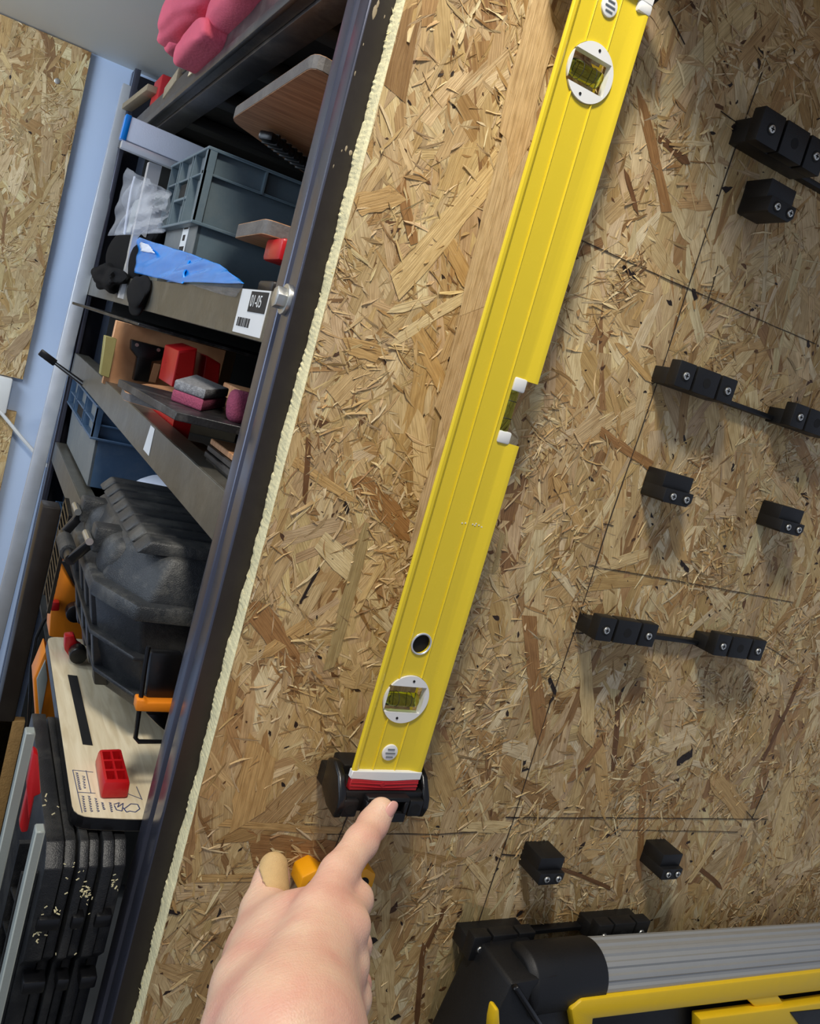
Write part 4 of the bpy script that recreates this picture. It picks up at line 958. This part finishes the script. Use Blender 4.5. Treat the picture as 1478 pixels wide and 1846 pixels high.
MB().cyl((0.3585, LY + .006, -0.196), (0.3585, LY + .026, -0.196), 0.0087, 30).build('hole_depth', M_dark, lv)
for x, z in ((0.3585, -0.2925), (0.3590, 0.3030)):
    bt2 = MB().cyl((x, web - .0016, z), (x, web + .002, z), 0.0072, 36).build('plug_button', M_white, lv, bevel=0.0008)
    for k in (-1, 0, 1):
        hw = 0.0045 if k == 0 else 0.0032
        MB().bar((x - hw, web - .0018, z + k * 0.0034), (x + hw, web - .0018, z + k * 0.0034), 0.0009, 0.0009).build('plug_ridge', M_toteface, bt2)
# centre vial in the notch
MB().cyl((0.3765, LY + .008, nz0 + 0.006), (0.3765, LY + .008, nz1 - 0.006), 0.0060, 28).build('vial', M_vial, lv, bevel=0.001)
rg = MB()
for zz in (nz0 + 0.019, nz1 - 0.018):
    rg.tube([(0.3765 + 0.0062 * math.cos(t * math.pi / 12), LY + .008 + 0.0062 * math.sin(t * math.pi / 12), zz) for t in range(24)], 0.0003, 5, closed=True)
rg.build('vial_ring', M_ink, lv)
for za, zb2 in ((nz0 - 0.001, nz0 + 0.009), (nz1 - 0.010, nz1 + 0.001)):
    MB().box((0.3725, LY + 0.0015, za), (0.3845, LY + 0.016, zb2)).build('vial_holder', M_white, lv, bevel=0.0015)
MB().box((0.3690, LY + 0.0125, nz0 - .001), (0.3700, LY + .02, nz1 + .001)).build('vial_block', M_clear, lv)
# faint printed marks
mb = MB()
for k, (px_, py_) in enumerate(((833, 943), (839, 943), (852, 945), (856, 947), (863, 947), (868, 950), (858, 944))):
    q = at(px_, py_, Y=web - .0002); mb.box((q.x - .0005, web - .0004, q.z - .0004), (q.x + .0006, web + .0002, q.z + .0005))
mb.build('faint_print', M_paper, lv)
# end caps
def capring(z0, z1, m, nm, sag0=0.0, sag1=0.0, y0=LY - .0006, y1=LY + 0.005, inset=0.0):
    n_ = 18; mb = MB(); rows = []
    for k in range(n_ + 1):
        f_ = k / n_; x = lp(inset) + (lp(1 - inset) - lp(inset)) * f_; s = math.sin(f_ * math.pi) ** 2
        rows.append([mb.bm.verts.new((x, y0, z0 - sag0 * s)), mb.bm.verts.new((x, y0, z1 - sag1 * s)), mb.bm.verts.new((x, y1, z1 - sag1 * s)), mb.bm.verts.new((x, y1, z0 - sag0 * s))])
    for k in range(n_):
        A, B = rows[k], rows[k + 1]
        for j in range(4): mb.bm.faces.new([A[j], B[j], B[(j + 1) % 4], A[(j + 1) % 4]])
    mb.bm.faces.new(rows[0]); mb.bm.faces.new(rows[-1][::-1])
    return mb.build(nm, m, lv, bevel=0.0005, seg=1)
capring(-0.3155, -0.3085, M_white, 'end_cap', 0.0015, 0.0)
capring(-0.3255, -0.3157, M_redcap, 'rubber_bumper', 0.0, 0.0015, inset=0.015)
for zz in (-0.3185, -0.3215):
    n_ = 18; pts_ = [(lp(.02) + (lp(.98) - lp(.02)) * k / n_, LY - .0008, zz - 0.0012 * math.sin(k / n_ * math.pi) ** 2) for k in range(n_ + 1)]
    MB().tube(pts_, 0.0005, 6).build('bumper_rib', M_redcap, lv, smooth=True)
MB().prism([(0.3585 + dx, LY - .0012, -0.3203 + dz) for dx, dz in ((-.0028, 0), (0, .0024), (.0028, 0), (0, -.0024))], (0, .001, 0)).build('bumper_diamond', M_redcap, lv)
capring(0.318, 0.327, M_white, 'end_cap')
MB().box((lp(.82), LY - .001, 0.3105), (LX1 + .0006, LY + .02, 0.3185)).build('end_cap', M_white, lv, bevel=0.002)

# black holder at the bottom of the level
def level_holder(zc, flip, label):
    t = thing('level_holder', label, 'holder', (0.360, 0, zc))
    s = -1 if flip else 1
    def Z(v): return zc + s * v
    # back plate
    MB().box((0.334, -0.024, min(Z(-0.028), Z(0.000))), (0.398, 0.0, max(Z(-0.028), Z(0.000)))).build('back_plate', M_black, t, bevel=0.002)
    # two cheeks, shield shaped in side view
    for x0_, x1_ in ((0.3195, 0.3268), (0.3995, 0.4062)):
        poly = [(-0.018, 0.004), (-0.030, 0.008), (-0.044, 0.002), (-0.056, -0.012), (-0.058, -0.020), (-0.054, -0.031), (-0.036, -0.030), (-0.020, -0.022)]
        MB().prism([(x0_, y, Z(z)) for y, z in poly], (x1_ - x0_, 0, 0)).build('side_cheek', M_blackg, t, bevel=0.0022, seg=3)
    # shelf the level stands on, with two sockets and the centre catch
    MB().box((0.3235, -0.052, min(Z(-0.026), Z(-0.008))), (0.400, -0.0, max(Z(-0.026), Z(-0.008)))).build('foot_shelf', M_black, t, bevel=0.0015)
    for xc in (0.3310, 0.3930):
        w_ = 0.0068
        bk = MB().box((xc - w_, -0.0575, min(Z(-0.028), Z(-0.013))), (xc + w_, -0.050, max(Z(-0.028), Z(-0.013)))).build('socket', M_black, t, bevel=0.0015)
        MB().cyl((xc, -0.0578, Z(-0.0205)), (xc, -0.056, Z(-0.0205)), 0.0046, 20).build('socket_hole', M_dark, bk)
    fr = MB()
    xa, xb = 0.3430, 0.3830; za, zb3 = Z(-0.031), Z(-0.0085)
    z0_, z1_ = min(za, zb3), max(za, zb3)
    fr.box((xa, -0.061, z0_), (xb, -0.0525, z0_ + 0.0085)).box((xa, -0.061, z1_ - 0.004), (xb, -0.0525, z1_)).box((xa, -0.061, z0_ + 0.008), (xa + 0.004, -0.0525, z1_ - .0035)).box((xb - 0.004, -0.061, z0_ + .008), (xb, -0.0525, z1_ - .0035))
    fr.build('catch_frame', M_black, t, bevel=0.0008, seg=1)
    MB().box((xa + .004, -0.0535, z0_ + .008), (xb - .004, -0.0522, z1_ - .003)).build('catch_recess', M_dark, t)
    return t
level_holder(-0.318, False, 'black holder with two cheeks under the bottom end of the yellow level')
level_holder(0.334, True, 'black holder at the top end of the yellow level, mostly out of view')

# ------------------------------------------------------------------ black printed holders
def screw_head(c_, parent, r=0.0040):
    s_ = MB().cyl(c_ + Vector((0, 0.001, 0)), c_ + Vector((0, -0.0012, 0)), r, 20, r * 0.9).build('screw', M_screw, parent, bevel=0.0004)
    MB().box((c_.x - r * .55, c_.y - .0014, c_.z - r * .14), (c_.x + r * .55, c_.y - .0009, c_.z + r * .14)).box((c_.x - r * .14, c_.y - .0014, c_.z - r * .55), (c_.x + r * .14, c_.y - .0009, c_.z + r * .55)).build('screw_recess', M_dark, s_)
    return s_
def block_holder(label, x0, x1, z0, z1, s, sx=(0.30, 0.78), group='black block holders'):
    t = thing('block_holder', label, 'holder', ((x0 + x1) / 2, 0, (z0 + z1) / 2), group)
    h = z1 - z0; zl = z0 + h * 0.48
    MB().box((x0, -s + 0.006, zl - 0.001), (x1, 0.0, z1)).build('upper_block', M_black, t, bevel=0.0008)
    c_ = 0.005
    MB().prism([(x0, -s, z0 + c_ * .3), (x0 + c_ * .3, -s, z0), (x1 - c_, -s, z0), (x1, -s, z0 + c_), (x1, -s, zl), (x0, -s, zl)], (0, s, 0)).build('screw_flange', M_black, t, bevel=0.0006)
    for f_ in sx:
        xx = x0 + (x1 - x0) * f_; zz = z0 + h * 0.25
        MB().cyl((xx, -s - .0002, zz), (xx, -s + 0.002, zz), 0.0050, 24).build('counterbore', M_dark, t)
        screw_head(Vector((xx, -s - 0.0004, zz)), t, 0.0036)
    return t
block_holder('black block holder at lower middle, left one of the bottom pair', 0.578, 0.609, -0.437, -0.411, 0.036)
block_holder('black block holder at the bottom, right one of the bottom pair', 0.7515, 0.782, -0.440, -0.413, 0.036)
block_holder('black block holder below the upper bar holder, centre of the panel', 0.580, 0.617, -0.0375, -0.0095, 0.032)
q = at(1368, 935, Y=0.0); q2 = at(1455, 918, Y=-0.032)
block_holder('black block holder near the right picture edge at mid height', 0.751, 0.787, -0.0385, -0.0115, 0.032)
block_holder('black block holder at upper right, under the topmost bar holder', 0.587, 0.621, 0.2340, 0.2640, 0.036, (0.28, 0.80))
def bar_holder(label, x0, zc, h, s=0.032, w=(0.0205, 0.030, 0.0205), second=True, gap=0.0026, link=0.089, wear=None):
    t = thing('bar_holder', label, 'holder', (x0 + 0.08, 0, zc), 'black bar holders')
    def grp(xs_):
        x = xs_
        W_ = sum(w) + 2 * gap
        MB().box((x + 0.0005, -s * 0.62, zc - h / 2), (x + W_ - .0005, 0.0, zc + h / 2 - 0.008)).build('rear_bar', M_black, t, bevel=0.0008)
        for i, ww in enumerate(w):
            MB().box((x, -s, zc - h / 2), (x + ww, -s * 0.60, zc + h / 2)).build('clamp_block', M_black, t, bevel=0.0012)
            xc = x + ww / 2; zz = zc - 0.0005
            if i == 1: MB().cyl((xc, -s - .0002, zz), (xc, -s + .003, zz), 0.0046, 20).build('blank_hole', M_dark, t)
            else:
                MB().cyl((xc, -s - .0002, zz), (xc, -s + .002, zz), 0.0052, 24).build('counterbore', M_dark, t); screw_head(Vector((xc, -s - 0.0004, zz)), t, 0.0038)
            x += ww + gap
        return x
    xe = grp(x0)
    if second:
        MB().box((xe - 0.004, -0.010, zc - h / 2 + 0.002), (xe + link, 0.0, zc - h / 2 + 0.007)).build('link_bar', M_black, t, bevel=0.001)
        grp(xe + link - 0.004)
    return t
bar_holder('black bar holder with two clamp groups, middle of the panel below the hand holes', 0.553, -0.1675, 0.0235)['label'] = 'black bar holder with two clamp groups, the lower complete one'
bar_holder('black bar holder with screwed blocks, the one above the centre block holder', 0.549, 0.0775, 0.0235)
bar_holder('black bar holder cut by the right picture edge, topmost of all', 0.551, 0.298, 0.029, w=(0.028, 0.031, 0.024))
bar_holder('black bar holder at the bottom behind the yellow and grey tool', 0.523, -0.5060, 0.026, s=0.034, second=True)

# orange hook ring behind the hand
hk = thing('amber_hook', 'amber plastic ring hook on the panel, half hidden behind the pointing finger', 'hook', at(600, 1580, Y=0))
pa_, pb_ = at(556, 1578, Y=-0.012), at(645, 1575, Y=-0.012)
for pp in (pa_, pb_):
    rg = MB().prism([(pp.x + 0.0135 * math.cos(a_), -0.024, pp.z + 0.0135 * math.sin(a_)) for a_ in [math.pi / 6 + k * math.pi / 3 for k in range(6)]], (0, 0.024, 0)).build('ring_end', M_hook, hk, bevel=0.002)
    MB().cyl((pp.x, -0.0245, pp.z - .001), (pp.x, -0.021, pp.z - .001), 0.0058, 20).build('ring_hole', M_dark, hk)
MB().box((pa_.x, -0.010, pa_.z - 0.006), (pb_.x, -0.0005, pa_.z + 0.006)).build('cross_bar', M_hook, hk, bevel=0.002)

# ------------------------------------------------------------------ grey and yellow tool bottom right
tl = thing('grey_yellow_tool', 'grey ribbed metal tool with black end cap and yellow plastic frame, bottom right', 'tool', (0.85, -0.05, -0.56))
ax0, ax1, zc0, zc1, yc, R_ = 0.655, 1.30, -0.520, -0.545, -0.062, 0.030
# ribbed half tube
def ribbed():
    n_ = 96; mb = MB(); rings = []
    for x, zc_ in ((0.640, zc0 + 0.0), (1.30, zc1)):
        ring = []
        for k in range(n_):
            a_ = 2 * math.pi * k / n_; rr_ = R_ + 0.0011 * (1 if (k // 3) % 2 == 0 else -1)
            ring.append(mb.bm.verts.new((x, yc + rr_ * math.sin(a_), zc_ + rr_ * math.cos(a_))))
        rings.append(ring)
    for k in range(n_): mb.bm.faces.new([rings[0][k], rings[0][(k + 1) % n_], rings[1][(k + 1) % n_], rings[1][k]])
    mb.bm.faces.new(rings[0][::-1]); mb.bm.faces.new(rings[1])
    return mb.build('ribbed_tube', M_grooved, tl)
ribbed()
MB().tube([(0.560, yc, zc0 + .000), (0.566, yc, zc0 + .0), (0.655, yc, zc0 - 0.0002)], [0.027, 0.0325, 0.0325], 40).build('end_cap', M_black, tl, bevel=0.0015)
Yt = -0.098
MB().prism([(0.505, -0.088, -0.66), (0.533, -0.088, -0.500), (0.590, -0.088, -0.497), (0.640, -0.088, -0.56), (0.66, -0.088, -0.66)], (0, 0.07, 0)).build('end_housing', M_black, tl, bevel=0.004)
MB().bar(at(928, 1778, Y=-0.092), at(972, 1846, Y=-0.092), 0.006, 0.006).build('housing_seam', M_blackg, tl, bevel=0.002)
def yp(pix, Y=Yt, dep=0.012, nm='yellow_frame'): return MB().prism([at(x, y, Y=Y) for x, y in pix], (0, dep, 0)).build(nm, M_yellowp, tl, bevel=0.0025)
yp([(1030, 1822), (1050, 1804), (1490, 1751), (1600, 1738), (1600, 1770), (1490, 1786), (1070, 1838), (1066, 1880), (1040, 1880)])
yp([(1345, 1800), (1402, 1793), (1412, 1808), (1430, 1812), (1445, 1850), (1420, 1880), (1390, 1880), (1375, 1830)], Yt + 0.001, 0.010)
yp([(1262, 1838), (1416, 1818), (1600, 1790), (1600, 1850), (1262, 1900)], Yt - 0.006, 0.014)
MB().prism([at(x, y, Y=Yt - 0.0075) for x, y in ((1425, 1826), (1600, 1808), (1600, 1860), (1450, 1860))], (0, 0.003, 0)).build('black_inlay', M_black, tl, bevel=0.001)
yp([(888, 1846), (893, 1821), (901, 1820), (903, 1860), (886, 1870)], -0.10, 0.012)
MB().prism([at(x, y, Y=-0.084) for x, y in ((1010, 1815), (1500, 1760), (1600, 1760), (1600, 1900), (1010, 1900))], (0, 0.02, 0)).build('dark_body', M_black, tl, bevel=0.002)
MB().box((0.7, -0.04, -0.60), (1.1, -0.0, -0.58)).build('wall_mount', M_black, tl)

# ------------------------------------------------------------------ the pointing hand (one continuous skin grown from a distance field)
def pd(x, y, d): return np.array(at(x, y, d=d))
def cap(p0, r0, p1, r1): return (pd(*p0), r0 * p0[2] / F_PX, pd(*p1), r1 * p1[2] / F_PX)
HAND = [  # groups: (smoothing, capsules)
    ('index', [cap((687, 1462, .672), 24.5, (672, 1486, .665), 26.5), cap((672, 1486, .665), 26.5, (651, 1518, .645), 29.5), cap((651, 1518, .645), 29.5, (610, 1575, .612), 34), cap((610, 1575, .612), 33.5, (575, 1650, .575), 48)]),
    ('middle', [cap((612, 1672, .575), 40, (640, 1622, .615), 31), cap((640, 1622, .615), 31, (612, 1640, .655), 27), cap((612, 1640, .655), 27, (590, 1680, .64), 24)]),
    ('ring', [cap((622, 1738, .575), 38, (638, 1705, .625), 30), cap((638, 1705, .625), 30, (600, 1715, .66), 26), cap((600, 1715, .66), 26, (580, 1750, .64), 24)]),
    ('little', [cap((628, 1800, .580), 36, (640, 1775, .63), 27), cap((640, 1775, .63), 27, (600, 1785, .655), 23), cap((600, 1785, .655), 23, (580, 1805, .64), 21)]),
    ('thumb', [cap((493, 1566, .655), 23, (489, 1588, .65), 27), cap((489, 1588, .65), 27, (472, 1640, .63), 33), cap((472, 1640, .63), 33, (458, 1740, .585), 45), cap((458, 1740, .585), 45, (446, 1880, .51), 60)]),
    ('palm', [cap((575, 1650, .575), 46, (500, 1860, .475), 74), cap((612, 1672, .575), 40, (530, 1870, .478), 72), cap((622, 1738, .575), 38, (560, 1880, .485), 66), cap((628, 1800, .580), 36, (590, 1900, .50), 60),
              cap((540, 1680, .60), 52, (490, 1800, .54), 70), cap((500, 1672, .605), 38, (556, 1640, .60), 38), cap((505, 1700, .595), 48, (560, 1700, .590), 56), cap((480, 1705, .588), 44, (452, 1870, .495), 70), cap((520, 1655, .595), 34, (500, 1720, .576), 50), cap((508, 1660, .590), 36, (446, 1770, .545), 46), cap((446, 1770, .545), 46, (420, 1870, .495), 50), cap((512, 1700, .580), 52, (480, 1870, .480), 82), cap((545, 1670, .585), 48, (540, 1850, .485), 74), cap((642, 1670, .578), 22, (636, 1676, .578), 24), cap((560, 1720, .60), 56, (560, 1840, .54), 70)]),
    ('arm', [cap((520, 1870, .490), 92, (470, 2080, .425), 108), cap((470, 2080, .425), 108, (420, 2400, .36), 130), cap((560, 1880, .50), 78, (520, 2080, .435), 100)]),
]
def sdf_caps(P, caps, k):
    out = None
    for a_, ra, b_, rb in caps:
        ab = b_ - a_; L2 = ab @ ab
        t = np.clip(((P - a_) @ ab) / L2, 0, 1)
        d_ = np.linalg.norm(P - a_ - t[..., None] * ab, axis=-1) - (ra + (rb - ra) * t)
        if out is None: out = d_
        else:
            h_ = np.clip(0.5 + 0.5 * (out - d_) / k, 0, 1); out = out * (1 - h_) + d_ * h_ - k * h_ * (1 - h_)
    return out
def hand_field(P):
    F_ = {nm: sdf_caps(P, cs, 0.012 if nm in ('palm', 'arm', 'thumb') else 0.006) for nm, cs in HAND}
    def sm(a_, b_, k):
        h_ = np.clip(0.5 + 0.5 * (a_ - b_) / k, 0, 1); return a_ * (1 - h_) + b_ * h_ - k * h_ * (1 - h_)
    body = sm(F_['palm'], F_['arm'], 0.03); body = sm(body, F_['thumb'], 0.028)
    fing = sm(F_['middle'], F_['ring'], 0.005); fing = sm(fing, F_['little'], 0.005)
    body = sm(body, fing, 0.011); body = sm(body, F_['index'], 0.006)
    return body
def surface_nets(f, lo, h):
    s = f < 0; nx, ny, nz = f.shape
    inside = s.astype(np.int8)
    cs = sum(inside[i:nx - 1 + i, j:ny - 1 + j, k:nz - 1 + k] for i in (0, 1) for j in (0, 1) for k in (0, 1))
    act = (cs > 0) & (cs < 8); idx = -np.ones(act.shape, np.int64); cells = np.argwhere(act); idx[act] = np.arange(len(cells))
    acc = np.zeros((len(cells), 3)); cnt = np.zeros(len(cells))
    corners = [(i, j, k) for i in (0, 1) for j in (0, 1) for k in (0, 1)]
    for c0 in corners:
        for ax in range(3):
            if c0[ax] == 0:
                c1_ = list(c0); c1_[ax] = 1
                v0 = f[cells[:, 0] + c0[0], cells[:, 1] + c0[1], cells[:, 2] + c0[2]]; v1 = f[cells[:, 0] + c1_[0], cells[:, 1] + c1_[1], cells[:, 2] + c1_[2]]
                m_ = (v0 < 0) != (v1 < 0); t = np.where(m_, v0 / np.where(m_, v0 - v1, 1), 0)
                pt = cells + np.array(c0); pt = pt.astype(float); pt[:, ax] += t
                acc += pt * m_[:, None]; cnt += m_
    V_ = lo + acc / cnt[:, None] * h
    faces = []
    for ax in range(3):
        sl0 = [slice(None)] * 3; sl1 = [slice(None)] * 3; sl0[ax] = slice(0, -1); sl1[ax] = slice(1, None)
        cr = s[tuple(sl0)] != s[tuple(sl1)]; E_ = np.argwhere(cr); o1, o2 = [a_ for a_ in range(3) if a_ != ax]
        E_ = E_[(E_[:, o1] > 0) & (E_[:, o2] > 0) & (E_[:, o1] < f.shape[o1] - 1) & (E_[:, o2] < f.shape[o2] - 1)]
        def cell(d1, d2):
            q_ = E_.copy(); q_[:, o1] -= d1; q_[:, o2] -= d2; return idx[q_[:, 0], q_[:, 1], q_[:, 2]]
        quad = np.stack([cell(0, 0), cell(1, 0), cell(1, 1), cell(0, 1)], 1)
        flip = s[E_[:, 0], E_[:, 1], E_[:, 2]] ^ (ax == 1)
        quad[flip] = quad[flip][:, ::-1]
        faces.append(quad[(quad >= 0).all(1)])
    return V_, np.concatenate(faces)
pts_all = np.array([c[i] for _, cs in HAND for c in cs for i in (0, 2)])
lo = pts_all.min(0) - 0.05; hi = pts_all.max(0) + 0.05
hgrid = 0.0019
ax_ = [np.arange(lo[i], hi[i], hgrid) for i in range(3)]
shape = tuple(len(a_) for a_ in ax_)
fld = np.empty(shape, np.float32)
for i in range(shape[0]):
    Yg, Zg = np.meshgrid(ax_[1], ax_[2], indexing='ij'); Pg = np.stack([np.full_like(Yg, ax_[0][i]), Yg, Zg], -1)
    fld[i] = hand_field(Pg)
Vh, Fh = surface_nets(fld, lo, hgrid)
hand = thing('person', 'bare right hand with tan bandage on the thumb, index finger pointing at the level holder', 'person', Vector(pd(520, 1870, .49)))
me = bpy.data.meshes.new('body'); me.from_pydata(Vh.tolist(), [], Fh.tolist()); me.update()
bmh = bmesh.new(); bmh.from_mesh(me); bmesh.ops.smooth_vert(bmh, verts=bmh.verts, factor=0.5, use_axis_x=True, use_axis_y=True, use_axis_z=True); bmesh.ops.recalc_face_normals(bmh, faces=bmh.faces); bmh.to_mesh(me); bmh.free()
hb = link_mesh('body', me, M_skin, hand, smooth=True)

# nail: a curved plate on the finger tip
def plate_on(center, u, v, n, lu, lv_, lift, name, m, parent, bulge=0.0015):
    def fn(a_, b_):
        s_ = a_ * 2 - 1; t_ = b_ * 2 - 1
        # map the square to a rounded outline
        x_ = s_ * math.sqrt(1 - t_ * t_ / 2.4); y_ = t_ * math.sqrt(1 - s_ * s_ / 2.4)
        return center + u * x_ * lu + v * y_ * lv_ + n * (lift - bulge * (x_ * x_ + 0.3 * y_ * y_))
    o = MB().grid(fn, 12, 12).build(name, m, parent, smooth=True)
    md = o.modifiers.new('s', 'SOLIDIFY'); md.thickness = 0.0006; md.offset = 1
    return o
tip = Vector(pd(693, 1457, .672)); back_ = Vector(pd(676, 1484, .665)); fdir = (tip - back_).normalized()
toeye = (EYE - tip).normalized(); side = toeye.cross(fdir).normalized()
n_ = (toeye * 0.82 + right * 0.95).normalized(); n_ = (n_ - fdir * n_.dot(fdir)).normalized(); v_ = n_.cross(fdir).normalized()
plate_on(tip + n_ * 0.0088 + fdir * 0.0005, v_, fdir, n_, 0.0050, 0.0072, 0.0006, 'fingernail', M_nail, hand, 0.0022)
# bandage: slightly larger shell over the thumb tip
T0, r0_, T1, r1_ = cap((493, 1563, .652), 25.5, (486, 1604, .640), 35)
def band(P): return sdf_caps(P, [(T0, r0_ + .0003, T1, r1_ + .0005)], 0.002)
lo2 = np.minimum(T0, T1) - 0.025; hi2 = np.maximum(T0, T1) + 0.025; hg = 0.0012
axb = [np.arange(lo2[i], hi2[i], hg) for i in range(3)]; Xg, Yg, Zg = np.meshgrid(*axb, indexing='ij'); Pg = np.stack([Xg, Yg, Zg], -1)
fb = band(Pg)
# trimmed by a slanted plane so that the plaster covers the outer side more
pl_n = np.array(-right * 0.62 + down * 0.78); pl_n /= np.linalg.norm(pl_n)
wob = 0.0008 * np.sin(Xg * 900) * np.sin(Zg * 700)
fb = np.maximum(fb, (Pg - pd(500, 1590, .645)) @ pl_n + wob)
Vb, Fb = surface_nets(fb, lo2, hg)
me = bpy.data.meshes.new('bandage'); me.from_pydata(Vb.tolist(), [], Fb.tolist()); me.update()
bmh = bmesh.new(); bmh.from_mesh(me); bmesh.ops.recalc_face_normals(bmh, faces=bmh.faces); bmh.to_mesh(me); bmh.free()
link_mesh('bandage', me, M_bandage, hand, smooth=True)
